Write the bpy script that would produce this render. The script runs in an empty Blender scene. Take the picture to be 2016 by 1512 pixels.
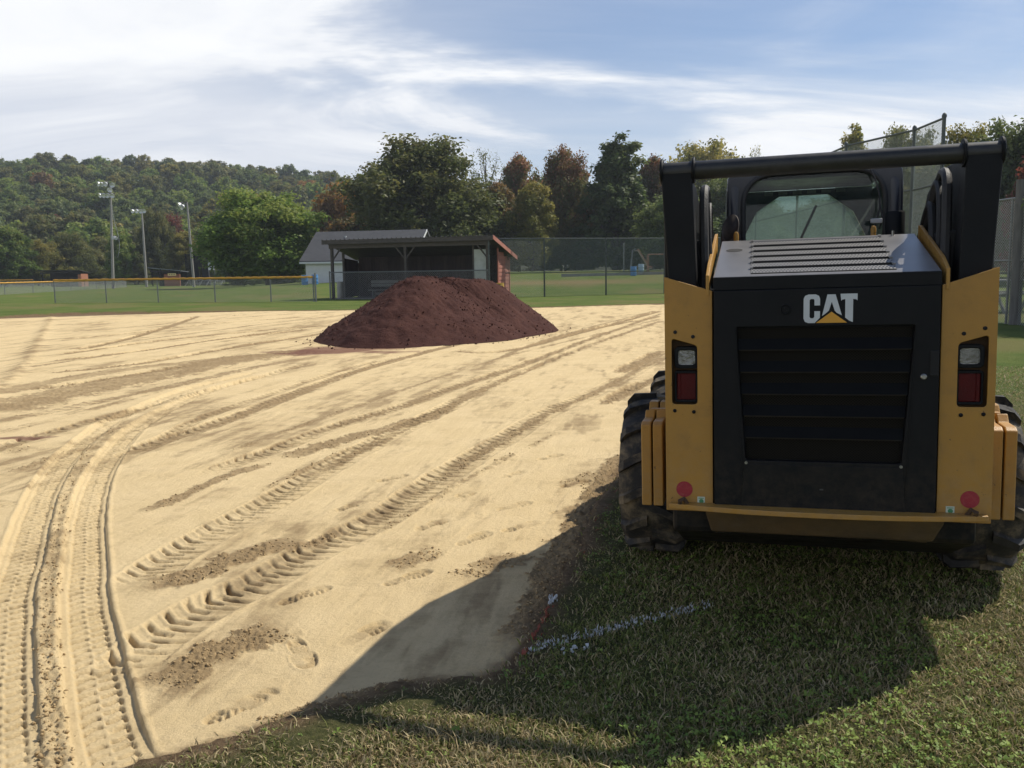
import bpy, bmesh, math, random
import numpy as np
from mathutils import Vector, Matrix

random.seed(7)
RNG = np.random.default_rng(7)
SC = bpy.context.scene
COL = SC.collection

# ------------------------------------------------------------------ camera
F, CAM_H, HOR, ROLL = 1720.0, 1.50, 536.0, math.radians(0.8)
TH = math.atan((756 - HOR) / F)
FW = np.array([0, math.cos(TH), -math.sin(TH)])
_r = np.array([1.0, 0, 0]); _u = np.cross(_r, FW)
RT = math.cos(ROLL) * _r - math.sin(ROLL) * _u
UP = math.sin(ROLL) * _r + math.cos(ROLL) * _u
CAM = np.array([0, 0, CAM_H])
cam_data = bpy.data.cameras.new('camera')
cam_data.sensor_width = 36.0
cam_data.lens = F / 2016 * 36.0
cam_data.clip_start = 0.05
cam_data.clip_end = 6000
cam = bpy.data.objects.new('camera', cam_data)
COL.objects.link(cam)
cam.matrix_world = Matrix(((RT[0], UP[0], -FW[0], 0), (RT[1], UP[1], -FW[1], 0), (RT[2], UP[2], -FW[2], CAM_H), (0, 0, 0, 1)))
SC.camera = cam

# ------------------------------------------------------------------ light
SUN_EL, SUN_AZ = math.radians(50.0), math.radians(60.0)     # azimuth measured from +Y towards +X
world = bpy.data.worlds.new('World'); SC.world = world
world.use_nodes = True
SUN_DIR = Vector((math.sin(SUN_AZ) * math.cos(SUN_EL), math.cos(SUN_AZ) * math.cos(SUN_EL), math.sin(SUN_EL)))
sun_data = bpy.data.lights.new('sun', 'SUN')
sun_data.energy = 5.0
sun_data.angle = math.radians(0.5)
sun_data.color = (1.0, 0.93, 0.80)
sun = bpy.data.objects.new('sun', sun_data); COL.objects.link(sun)
sun.location = (60, 40, 80)
sun.rotation_euler = (-SUN_DIR).to_track_quat('-Z', 'Y').to_euler()
SC.view_settings.view_transform = 'Standard'
SC.view_settings.look = 'None'
SC.view_settings.exposure = 0.0
SC.view_settings.gamma = 1.0
SC.view_settings.use_curve_mapping = False
SC.render.engine = 'CYCLES'
SC.cycles.max_bounces = 8
SC.cycles.transparent_max_bounces = 12
SC.cycles.use_denoising = True

def build_sky():
    nt = world.node_tree; N = nt.nodes; L = nt.links
    N.clear()
    def n(t, **k):
        x = N.new(t)
        for a, b in k.items(): setattr(x, a, b)
        return x
    out = n('ShaderNodeOutputWorld'); bg = n('ShaderNodeBackground')
    bg.inputs['Strength'].default_value = 0.1
    sky = n('ShaderNodeTexSky', sky_type='NISHITA', sun_disc=False)
    sky.sun_elevation = SUN_EL
    sky.sun_rotation = SUN_AZ
    sky.air_density = 1.0; sky.dust_density = 0.6; sky.ozone_density = 1.6
    tc = n('ShaderNodeTexCoord')
    sep = n('ShaderNodeSeparateXYZ'); L.new(tc.outputs['Generated'], sep.inputs[0])
    def math_(op, a, b=None, c=None):
        m = n('ShaderNodeMath', operation=op)
        for i, v in enumerate((a, b, c)):
            if v is None: continue
            if isinstance(v, (int, float)): m.inputs[i].default_value = v
            else: L.new(v, m.inputs[i])
        return m.outputs[0]
    zz = math_('ADD', math_('MAXIMUM', sep.outputs[2], 0.0), 0.16)
    px = math_('DIVIDE', sep.outputs[0], zz); py = math_('DIVIDE', sep.outputs[1], zz)
    cmb = n('ShaderNodeCombineXYZ'); L.new(px, cmb.inputs[0]); L.new(py, cmb.inputs[1])
    def noise(scale, detail, rough, sx, sy, rot, off, dist=0.0):
        mp = n('ShaderNodeMapping'); L.new(cmb.outputs[0], mp.inputs[0])
        mp.inputs['Rotation'].default_value = (0, 0, rot); mp.inputs['Scale'].default_value = (sx, sy, 1); mp.inputs['Location'].default_value = off
        t = n('ShaderNodeTexNoise'); L.new(mp.outputs[0], t.inputs['Vector'])
        t.inputs['Scale'].default_value = scale; t.inputs['Detail'].default_value = detail
        t.inputs['Roughness'].default_value = rough; t.inputs['Distortion'].default_value = dist
        return t.outputs['Fac']
    def ramp(v, a, b):
        m = n('ShaderNodeMapRange', interpolation_type='SMOOTHSTEP'); L.new(v, m.inputs[0])
        m.inputs[1].default_value = a; m.inputs[2].default_value = b
        return m.outputs[0]
    wisps = ramp(noise(1.0, 8, 0.56, 0.62, 1.05, 0.60, (3.1, 1.7, 0), 1.0), 0.40, 0.70)
    veil = ramp(noise(0.42, 5, 0.5, 0.7, 1.2, 0.35, (8.3, 4.2, 0), 0.6), 0.30, 0.66)
    fine = ramp(noise(3.2, 9, 0.68, 0.28, 1.4, 0.62, (1.3, 9.7, 0), 0.6), 0.40, 0.80)
    # the veil thickens towards the left of the view (high thin cirrus sheet), thin elsewhere
    left = n('ShaderNodeMapRange', interpolation_type='SMOOTHSTEP'); L.new(px, left.inputs[0])
    left.inputs[1].default_value = 0.35; left.inputs[2].default_value = -0.95
    v2 = math_('ADD', math_('ADD', math_('MULTIPLY', veil, 0.55), 0.02), math_('MULTIPLY', left.outputs[0], 0.80))
    streak = math_('MULTIPLY', fine, math_('ADD', math_('MULTIPLY', wisps, 0.8), 0.18))
    hz = n('ShaderNodeMapRange', interpolation_type='SMOOTHSTEP'); L.new(sep.outputs[2], hz.inputs[0])
    hz.inputs[1].default_value = 0.30; hz.inputs[2].default_value = 0.0; hz.inputs[4].default_value = 0.60
    dens = math_('MINIMUM', math_('ADD', math_('ADD', math_('MULTIPLY', wisps, 0.55), math_('MULTIPLY', v2, 0.62)), math_('ADD', math_('MULTIPLY', streak, 0.60), 0.0)), 1.0)
    # the sheet thins out overhead
    ov = n('ShaderNodeMapRange', interpolation_type='SMOOTHSTEP'); L.new(sep.outputs[2], ov.inputs[0])
    ov.inputs[1].default_value = 0.24; ov.inputs[2].default_value = 0.55; ov.inputs[3].default_value = 1.0; ov.inputs[4].default_value = 0.12
    dens = math_('MINIMUM', math_('ADD', math_('MULTIPLY', dens, ov.outputs[0]), hz.outputs[0]), 0.97)
    ccol = n('ShaderNodeMix', data_type='RGBA')
    L.new(wisps, ccol.inputs[0])
    ccol.inputs[6].default_value = (7.7, 8.1, 8.9, 1); ccol.inputs[7].default_value = (10.6, 10.7, 10.8, 1)
    tint = n('ShaderNodeMix', data_type='RGBA', blend_type='MULTIPLY')
    tint.inputs[0].default_value = 1.0
    L.new(sky.outputs[0], tint.inputs[6]); tint.inputs[7].default_value = (0.70, 0.84, 1.0, 1)
    mix = n('ShaderNodeMix', data_type='RGBA')
    L.new(dens, mix.inputs[0]); L.new(tint.outputs[2], mix.inputs[6]); L.new(ccol.outputs[2], mix.inputs[7])
    L.new(mix.outputs[2], bg.inputs['Color']); L.new(bg.outputs[0], out.inputs[0])
build_sky()

# ------------------------------------------------------------------ small maths
def ray(px, py):
    return FW + RT * (px - 1008) / F - UP * (py - 756) / F
def ground_at(px, py, z=0.0):
    d = ray(px, py); return CAM + d * ((z - CAM_H) / d[2])
def at_depth(px, py, y):
    d = ray(px, py); return CAM + d * (y / d[1])

def _hash(ix, iy, seed):
    h = (ix.astype(np.int64) * 374761393 + iy.astype(np.int64) * 668265263 + seed * 974634211) & 0xffffffff
    h = ((h ^ (h >> 13)) * 1274126177) & 0xffffffff
    h = h ^ (h >> 16)
    return (h & 0xffff) / 65535.0
def vnoise(x, y, seed=0):
    ix, iy = np.floor(x), np.floor(y); fx, fy = x - ix, y - iy
    fx = fx * fx * (3 - 2 * fx); fy = fy * fy * (3 - 2 * fy)
    a, b = _hash(ix, iy, seed), _hash(ix + 1, iy, seed)
    c, d = _hash(ix, iy + 1, seed), _hash(ix + 1, iy + 1, seed)
    return (a + (b - a) * fx) * (1 - fy) + (c + (d - c) * fx) * fy
def fbm(x, y, oct=4, seed=0, gain=0.5):
    s = 0; a = 1; t = 0
    for i in range(oct):
        s = s + a * (vnoise(x, y, seed + i * 17) - 0.5) * 2; t += a
        a *= gain; x = x * 2.03 + 11.3; y = y * 2.03 + 5.7
    return s / t
def sstep(a, b, v):
    t = np.clip((v - a) / (b - a), 0, 1); return t * t * (3 - 2 * t)

# ------------------------------------------------------------------ materials
MATS = {}
def material(name, col=(0.5, 0.5, 0.5), col2=None, rough=0.6, metal=0.0, scale=8.0, detail=5, bump=0.0, bscale=40.0, spec=0.5,
             stretch=(1, 1, 1), low_dust=0.0, chips=0.0, dirt=None, dirt_amt=0.0, dirt_scale=3.0, attr=None, coat=0.0, objrand=0.0, rough2=None, coords='Object'):
    if name in MATS: return MATS[name]
    m = bpy.data.materials.new(name); m.use_nodes = True
    nt = m.node_tree; N = nt.nodes; L = nt.links
    b = N['Principled BSDF']
    b.inputs['Roughness'].default_value = rough; b.inputs['Metallic'].default_value = metal
    b.inputs['Specular IOR Level'].default_value = spec
    if coat: b.inputs['Coat Weight'].default_value = coat
    tc = N.new('ShaderNodeTexCoord'); mp = N.new('ShaderNodeMapping')
    L.new(tc.outputs[coords], mp.inputs[0]); mp.inputs['Scale'].default_value = stretch
    nz = N.new('ShaderNodeTexNoise'); L.new(mp.outputs[0], nz.inputs['Vector'])
    nz.inputs['Scale'].default_value = scale; nz.inputs['Detail'].default_value = detail; nz.inputs['Roughness'].default_value = 0.62
    rp = N.new('ShaderNodeMapRange'); L.new(nz.outputs['Fac'], rp.inputs[0]); rp.inputs[1].default_value = 0.3; rp.inputs[2].default_value = 0.7
    mx = N.new('ShaderNodeMix'); mx.data_type = 'RGBA'
    L.new(rp.outputs[0], mx.inputs[0]); mx.inputs[6].default_value = (*col, 1); mx.inputs[7].default_value = (*(col2 or col), 1)
    cur = mx.outputs[2]
    if dirt:
        n2 = N.new('ShaderNodeTexNoise'); L.new(tc.outputs[coords], n2.inputs['Vector'])
        n2.inputs['Scale'].default_value = dirt_scale; n2.inputs['Detail'].default_value = 9; n2.inputs['Roughness'].default_value = 0.7
        r2 = N.new('ShaderNodeMapRange'); r2.interpolation_type = 'SMOOTHSTEP'
        L.new(n2.outputs['Fac'], r2.inputs[0]); r2.inputs[1].default_value = 0.45; r2.inputs[2].default_value = 0.75; r2.inputs[4].default_value = dirt_amt
        m2 = N.new('ShaderNodeMix'); m2.data_type = 'RGBA'
        L.new(r2.outputs[0], m2.inputs[0]); L.new(cur, m2.inputs[6]); m2.inputs[7].default_value = (*dirt, 1)
        cur = m2.outputs[2]
        if rough2 is not None:
            rr = N.new('ShaderNodeMapRange'); L.new(r2.outputs[0], rr.inputs[0]); rr.inputs[2].default_value = max(dirt_amt, 0.01)
            rr.inputs[3].default_value = rough; rr.inputs[4].default_value = rough2; L.new(rr.outputs[0], b.inputs['Roughness'])
    if chips:
        n6 = N.new('ShaderNodeTexNoise'); L.new(tc.outputs[coords], n6.inputs['Vector']); n6.inputs['Scale'].default_value = 34; n6.inputs['Detail'].default_value = 4; n6.inputs['Roughness'].default_value = 0.6
        r6 = N.new('ShaderNodeMapRange'); L.new(n6.outputs['Fac'], r6.inputs[0]); r6.inputs[1].default_value = 0.67; r6.inputs[2].default_value = 0.70; r6.inputs[4].default_value = chips
        m6 = N.new('ShaderNodeMix'); m6.data_type = 'RGBA'; L.new(r6.outputs[0], m6.inputs[0]); L.new(cur, m6.inputs[6]); m6.inputs[7].default_value = (0.075, 0.045, 0.022, 1); cur = m6.outputs[2]
    if low_dust:
        # dust thrown up from the wheels, thicker towards the bottom edge of the machine
        sx = N.new('ShaderNodeSeparateXYZ'); L.new(tc.outputs[coords], sx.inputs[0])
        r4 = N.new('ShaderNodeMapRange'); r4.interpolation_type = 'SMOOTHSTEP'; L.new(sx.outputs[2], r4.inputs[0]); r4.inputs[1].default_value = 0.95; r4.inputs[2].default_value = 0.50
        n4 = N.new('ShaderNodeTexNoise'); L.new(tc.outputs[coords], n4.inputs['Vector']); n4.inputs['Scale'].default_value = 22; n4.inputs['Detail'].default_value = 9; n4.inputs['Roughness'].default_value = 0.75
        r5 = N.new('ShaderNodeMapRange'); L.new(n4.outputs['Fac'], r5.inputs[0]); r5.inputs[1].default_value = 0.40; r5.inputs[2].default_value = 0.72; r5.inputs[4].default_value = low_dust
        mm = N.new('ShaderNodeMath'); mm.operation = 'MULTIPLY'; L.new(r4.outputs[0], mm.inputs[0]); L.new(r5.outputs[0], mm.inputs[1])
        m5 = N.new('ShaderNodeMix'); m5.data_type = 'RGBA'; L.new(mm.outputs[0], m5.inputs[0]); L.new(cur, m5.inputs[6]); m5.inputs[7].default_value = (0.36, 0.27, 0.155, 1); cur = m5.outputs[2]
    if attr:
        at = N.new('ShaderNodeAttribute'); at.attribute_name = attr
        m3 = N.new('ShaderNodeMix'); m3.data_type = 'RGBA'; m3.blend_type = 'MULTIPLY'; m3.inputs[0].default_value = 1
        L.new(cur, m3.inputs[6]); L.new(at.outputs['Color'], m3.inputs[7]); cur = m3.outputs[2]
    if objrand:
        oi = N.new('ShaderNodeObjectInfo'); hs = N.new('ShaderNodeHueSaturation')
        mr = N.new('ShaderNodeMapRange'); L.new(oi.outputs['Random'], mr.inputs[0]); mr.inputs[3].default_value = 1 - objrand; mr.inputs[4].default_value = 1 + objrand
        L.new(mr.outputs[0], hs.inputs['Value']); L.new(cur, hs.inputs['Color']); cur = hs.outputs[0]
    L.new(cur, b.inputs['Base Color'])
    if bump:
        n3 = N.new('ShaderNodeTexNoise'); L.new(mp.outputs[0], n3.inputs['Vector'])
        n3.inputs['Scale'].default_value = bscale; n3.inputs['Detail'].default_value = 6; n3.inputs['Roughness'].default_value = 0.65
        bp = N.new('ShaderNodeBump'); bp.inputs['Strength'].default_value = bump; bp.inputs['Distance'].default_value = 0.02
        L.new(n3.outputs['Fac'], bp.inputs['Height']); L.new(bp.outputs[0], b.inputs['Normal'])
    MATS[name] = m
    return m

def leaf_material(name, c1, c2, c3, trans=0.30):
    m = bpy.data.materials.new(name); m.use_nodes = True
    nt = m.node_tree; N = nt.nodes; L = nt.links
    b = N['Principled BSDF']; b.inputs['Roughness'].default_value = 0.55; b.inputs['Specular IOR Level'].default_value = 0.3
    at = N.new('ShaderNodeAttribute'); at.attribute_name = 'leaf'
    sp = N.new('ShaderNodeSeparateColor'); L.new(at.outputs['Color'], sp.inputs[0])
    mx = N.new('ShaderNodeMix'); mx.data_type = 'RGBA'; L.new(sp.outputs[0], mx.inputs[0])
    mx.inputs[6].default_value = (*c1, 1); mx.inputs[7].default_value = (*c2, 1)
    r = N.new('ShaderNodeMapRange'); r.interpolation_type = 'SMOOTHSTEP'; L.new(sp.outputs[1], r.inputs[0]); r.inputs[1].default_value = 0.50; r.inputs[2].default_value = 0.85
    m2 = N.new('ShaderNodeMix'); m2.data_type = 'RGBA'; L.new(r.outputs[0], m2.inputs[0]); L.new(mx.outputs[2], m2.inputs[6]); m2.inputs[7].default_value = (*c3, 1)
    oi = N.new('ShaderNodeObjectInfo'); hs = N.new('ShaderNodeHueSaturation')
    mr = N.new('ShaderNodeMapRange'); L.new(oi.outputs['Random'], mr.inputs[0]); mr.inputs[3].default_value = 0.80; mr.inputs[4].default_value = 1.20
    L.new(mr.outputs[0], hs.inputs['Value']); L.new(m2.outputs[2], hs.inputs['Color'])
    L.new(hs.outputs[0], b.inputs['Base Color'])
    t = N.new('ShaderNodeBsdfTranslucent'); L.new(hs.outputs[0], t.inputs['Color'])
    ms = N.new('ShaderNodeMixShader'); ms.inputs[0].default_value = trans
    L.new(b.outputs[0], ms.inputs[1]); L.new(t.outputs[0], ms.inputs[2]); L.new(ms.outputs[0], N['Material Output'].inputs[0])
    return m

# ------------------------------------------------------------------ mesh helpers
class MB:
    """collects shapes, build() links them as ONE mesh object"""
    def __init__(s): s.v = []; s.f = []
    def add(s, vs, fs):
        o = len(s.v); s.v += [tuple(map(float, p)) for p in vs]; s.f += [tuple(i + o for i in f) for f in fs]; return s
    def box(s, c, d, rot=None):
        x, y, z = d[0] / 2, d[1] / 2, d[2] / 2
        P = [Vector((a, b, e)) for a in (-x, x) for b in (-y, y) for e in (-z, z)]
        if rot is not None: P = [rot @ p for p in P]
        P = [p + Vector(c) for p in P]
        return s.add(P, [(0, 1, 3, 2), (4, 6, 7, 5), (0, 4, 5, 1), (2, 3, 7, 6), (0, 2, 6, 4), (1, 5, 7, 3)])
    def bar(s, a, b, w, h, up=(0, 0, 1)):
        a, b = Vector(a), Vector(b); d = (b - a); l = d.length; d.normalize()
        u = Vector(up); x = d.cross(u)
        if x.length < 1e-4: x = d.cross(Vector((1, 0, 0)))
        x.normalize(); z = x.cross(d)
        return s.box((a + b) / 2, (w, l, h), Matrix((x, d, z)).transposed())
    def prism(s, pts, off):
        """pts: 3-D polygon, extruded by the vector off"""
        n = len(pts); A = [Vector(p) for p in pts]; B = [p + Vector(off) for p in A]
        fs = [tuple(range(n - 1, -1, -1)), tuple(range(n, 2 * n))] + [(i, (i + 1) % n, n + (i + 1) % n, n + i) for i in range(n)]
        return s.add(A + B, fs)
    def tube(s, path, r, n=8, caps=True):
        P = [Vector(p) for p in path]; k = len(P); rs = r if isinstance(r, (list, tuple)) else [r] * k
        vs = []; prev = None
        for i in range(k):
            d = (P[min(i + 1, k - 1)] - P[max(i - 1, 0)]).normalized()
            if prev is None:
                x = d.cross(Vector((0, 0, 1)))
                if x.length < 1e-3: x = d.cross(Vector((1, 0, 0)))
            else:
                x = prev - d * prev.dot(d)
            x.normalize(); prev = x; y = d.cross(x)
            for j in range(n):
                a = 2 * math.pi * j / n
                vs.append(P[i] + (x * math.cos(a) + y * math.sin(a)) * rs[i])
        fs = [(i * n + j, i * n + (j + 1) % n, (i + 1) * n + (j + 1) % n, (i + 1) * n + j) for i in range(k - 1) for j in range(n)]
        if caps: fs += [tuple(range(n - 1, -1, -1)), tuple(range((k - 1) * n, k * n))]
        return s.add(vs, fs)
    def cyl(s, a, b, r, n=16): return s.tube([a, b], r, n)
    def ring(s, outer, inner, y0, y1, frame=None):
        """plate in the XZ plane with a hole: outer convex polygon, inner polygon (x,z), thickness y0..y1"""
        cx = sum(p[0] for p in inner) / len(inner); cz = sum(p[1] for p in inner) / len(inner)
        def hit(poly, a):
            dx, dz = math.cos(a), math.sin(a); best = None
            for i in range(len(poly)):
                (x1, z1), (x2, z2) = poly[i], poly[(i + 1) % len(poly)]
                ex, ez = x2 - x1, z2 - z1; den = dx * ez - dz * ex
                if abs(den) < 1e-12: continue
                t = ((x1 - cx) * ez - (z1 - cz) * ex) / den; u = ((x1 - cx) * dz - (z1 - cz) * dx) / den
                if t > 0 and -1e-6 <= u <= 1 + 1e-6: best = t if best is None else max(best, t)
            return cx + dx * best, cz + dz * best
        ang = sorted(set(round(math.atan2(p[1] - cz, p[0] - cx), 6) for p in list(outer) + list(inner)))
        O = [hit(outer, a) for a in ang]; I = [hit(inner, a) for a in ang]; n = len(ang)
        vs = []
        for y in (y0, y1):
            vs += [(p[0], y, p[1]) for p in O] + [(p[0], y, p[1]) for p in I]
        if frame: vs = [frame(*v) for v in vs]
        fs = []
        for i in range(n):
            j = (i + 1) % n
            fs += [(i, j, n + j, n + i), (2 * n + j, 2 * n + i, 3 * n + i, 3 * n + j), (j, i, 2 * n + i, 2 * n + j), (n + i, n + j, 3 * n + j, 3 * n + i)]
        return s.add(vs, fs)
    def lathe(s, prof, n=24, axis='X', c=(0, 0, 0)):
        """prof: (radius, along) pairs"""
        vs = []
        for r, h in prof:
            for j in range(n):
                a = 2 * math.pi * j / n; u, v = r * math.cos(a), r * math.sin(a)
                p = {'X': (h, u, v), 'Y': (u, h, v), 'Z': (u, v, h)}[axis]
                vs.append((p[0] + c[0], p[1] + c[1], p[2] + c[2]))
        k = len(prof)
        fs = [(i * n + j, i * n + (j + 1) % n, (i + 1) * n + (j + 1) % n, (i + 1) * n + j) for i in range(k - 1) for j in range(n)]
        fs += [tuple(range(n)), tuple(range((k - 1) * n, k * n))]
        return s.add(vs, fs)
    def build(s, name, mat, parent=None, smooth=False, bevel=0.0, segs=2, kind=None):
        me = bpy.data.meshes.new(name); me.from_pydata(s.v, [], s.f); me.validate(); me.update()
        bm = bmesh.new(); bm.from_mesh(me); bmesh.ops.recalc_face_normals(bm, faces=bm.faces); bm.to_mesh(me); bm.free()
        me.materials.append(mat)
        o = bpy.data.objects.new(name, me); COL.objects.link(o)
        if parent is not None: o.parent = parent
        if smooth:
            me.polygons.foreach_set('use_smooth', [True] * len(me.polygons))
            try: me.set_sharp_from_angle(angle=math.radians(38))
            except Exception: pass
        if bevel:
            b = o.modifiers.new('bevel', 'BEVEL'); b.width = bevel; b.segments = segs; b.limit_method = 'ANGLE'; b.angle_limit = math.radians(35)
        if kind: o['kind'] = kind
        return o

def tag(o, label=None, cat=None, group=None, kind=None):
    if label: o['label'] = label
    if cat: o['category'] = cat
    if group: o['group'] = group
    if kind: o['kind'] = kind
    return o
def thing(name, label, cat, loc=(0, 0, 0), rz=0.0, group=None):
    o = bpy.data.objects.new(name, None); COL.objects.link(o)
    o.empty_display_size = 0.2; o.location = loc; o.rotation_euler = (0, 0, rz)
    return tag(o, label, cat, group)
def copy_tree(o, parent=None):
    c = o.copy(); COL.objects.link(c); c.parent = parent
    for ch in [x for x in o.children]:
        copy_tree(ch, c)
    return c
def np_mesh(name, V, Q, mat, parent=None, smooth=True, attrs=None):
    """fast mesh from arrays: V (n,3), Q (m,3|4)"""
    me = bpy.data.meshes.new(name)
    me.vertices.add(len(V)); me.vertices.foreach_set('co', np.ascontiguousarray(V, dtype=np.float32).ravel())
    k = Q.shape[1]
    me.loops.add(Q.size); me.loops.foreach_set('vertex_index', np.ascontiguousarray(Q, dtype=np.int32).ravel())
    me.polygons.add(len(Q)); me.polygons.foreach_set('loop_start', np.arange(0, Q.size, k, dtype=np.int32))
    me.polygons.foreach_set('loop_total', np.full(len(Q), k, dtype=np.int32))
    if smooth: me.polygons.foreach_set('use_smooth', np.ones(len(Q), dtype=bool))
    for an, arr in (attrs or {}).items():
        a = me.attributes.new(an, 'FLOAT_COLOR', 'POINT')
        c = np.ones((len(V), 4), dtype=np.float32); c[:, :arr.shape[1]] = arr
        a.data.foreach_set('color', c.ravel())
    me.update(calc_edges=True); me.validate()
    if mat is not None: me.materials.append(mat)
    if name is None: return me
    o = bpy.data.objects.new(name, me); COL.objects.link(o)
    if parent is not None: o.parent = parent
    return o

# ================================================================== GROUND AND INFIELD
SAND_Z = -0.04
_near = [(-60, 1590), (140, 1560), (300, 1508), (400, 1478), (507, 1438), (644, 1401), (767, 1362), (880, 1346), (950, 1340), (990, 1318), (1020, 1290),
         (1045, 1255), (1075, 1200), (1105, 1140), (1140, 1075), (1175, 1010), (1205, 960), (1235, 910)]
POLY = [ground_at(x, y, -0.02)[:2] for x, y in _near]
_d = POLY[-1] - POLY[-6]; _d = _d / np.linalg.norm(_d)
POLY.append(POLY[-1] + _d * 12); POLY.append(POLY[-1] + _d * 18)
_far = [(1300, 598.5), (1180, 601.5), (1050, 605.5), (900, 607.5), (720, 610), (600, 611.5), (430, 613), (300, 614), (200, 615), (110, 617), (40, 620.5), (-10, 624), (-200, 645)]
POLY += [ground_at(x, y, -0.02)[:2] for x, y in _far]
POLY += [np.array([-20.0, 12.0]), np.array([-14.0, 3.0]), np.array([-5.0, 1.2])]
POLY = np.array(POLY)

def poly_sd(x, y):
    """signed distance, positive outside the infield"""
    best = np.full(x.shape, 1e9); inside = np.zeros(x.shape, bool)
    n = len(POLY)
    for i in range(n):
        ax, ay = POLY[i]; bx, by = POLY[(i + 1) % n]
        ex, ey = bx - ax, by - ay
        t = np.clip(((x - ax) * ex + (y - ay) * ey) / (ex * ex + ey * ey), 0, 1)
        best = np.minimum(best, (x - ax - t * ex) ** 2 + (y - ay - t * ey) ** 2)
        c = ((ay > y) != (by > y)) & (x < (bx - ax) * (y - ay) / (by - ay + 1e-12) + ax)
        inside ^= c
    d = np.sqrt(best)
    return np.where(inside, -d, d)
def edge_sd(x, y):
    r = np.hypot(x, y)
    amp = np.clip(0.010 * r, 0.03, 0.14)
    return poly_sd(x, y) + amp * fbm(x * 2.6, y * 2.6, 4, 3) + 0.018 * fbm(x * 17, y * 17, 2, 8)

def polar_grid(ang, rad):
    A, Rr = np.meshgrid(ang, rad)
    x = (Rr * np.sin(A)).ravel(); y = (Rr * np.cos(A)).ravel()
    na, nr = len(ang), len(rad)
    i = np.arange(nr - 1)[:, None] * na + np.arange(na - 1)[None, :]
    Q = np.stack([i, i + 1, i + na + 1, i + na], -1).reshape(-1, 4)[:, ::-1]
    return x, y, Q

def radial(r0, r1, f):
    out = [r0]
    while out[-1] < r1: out.append(out[-1] + f(out[-1]))
    return np.array(out)

def land(x, y):
    """the lawn beyond the dugout climbs gently on the right, flat elsewhere"""
    x = np.asarray(x, float); y = np.asarray(y, float)
    u = np.clip(y - 54, 0, 46)
    return sstep(-38, -8, x) * (0.0335 * u) * sstep(0, 10, u)
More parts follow.
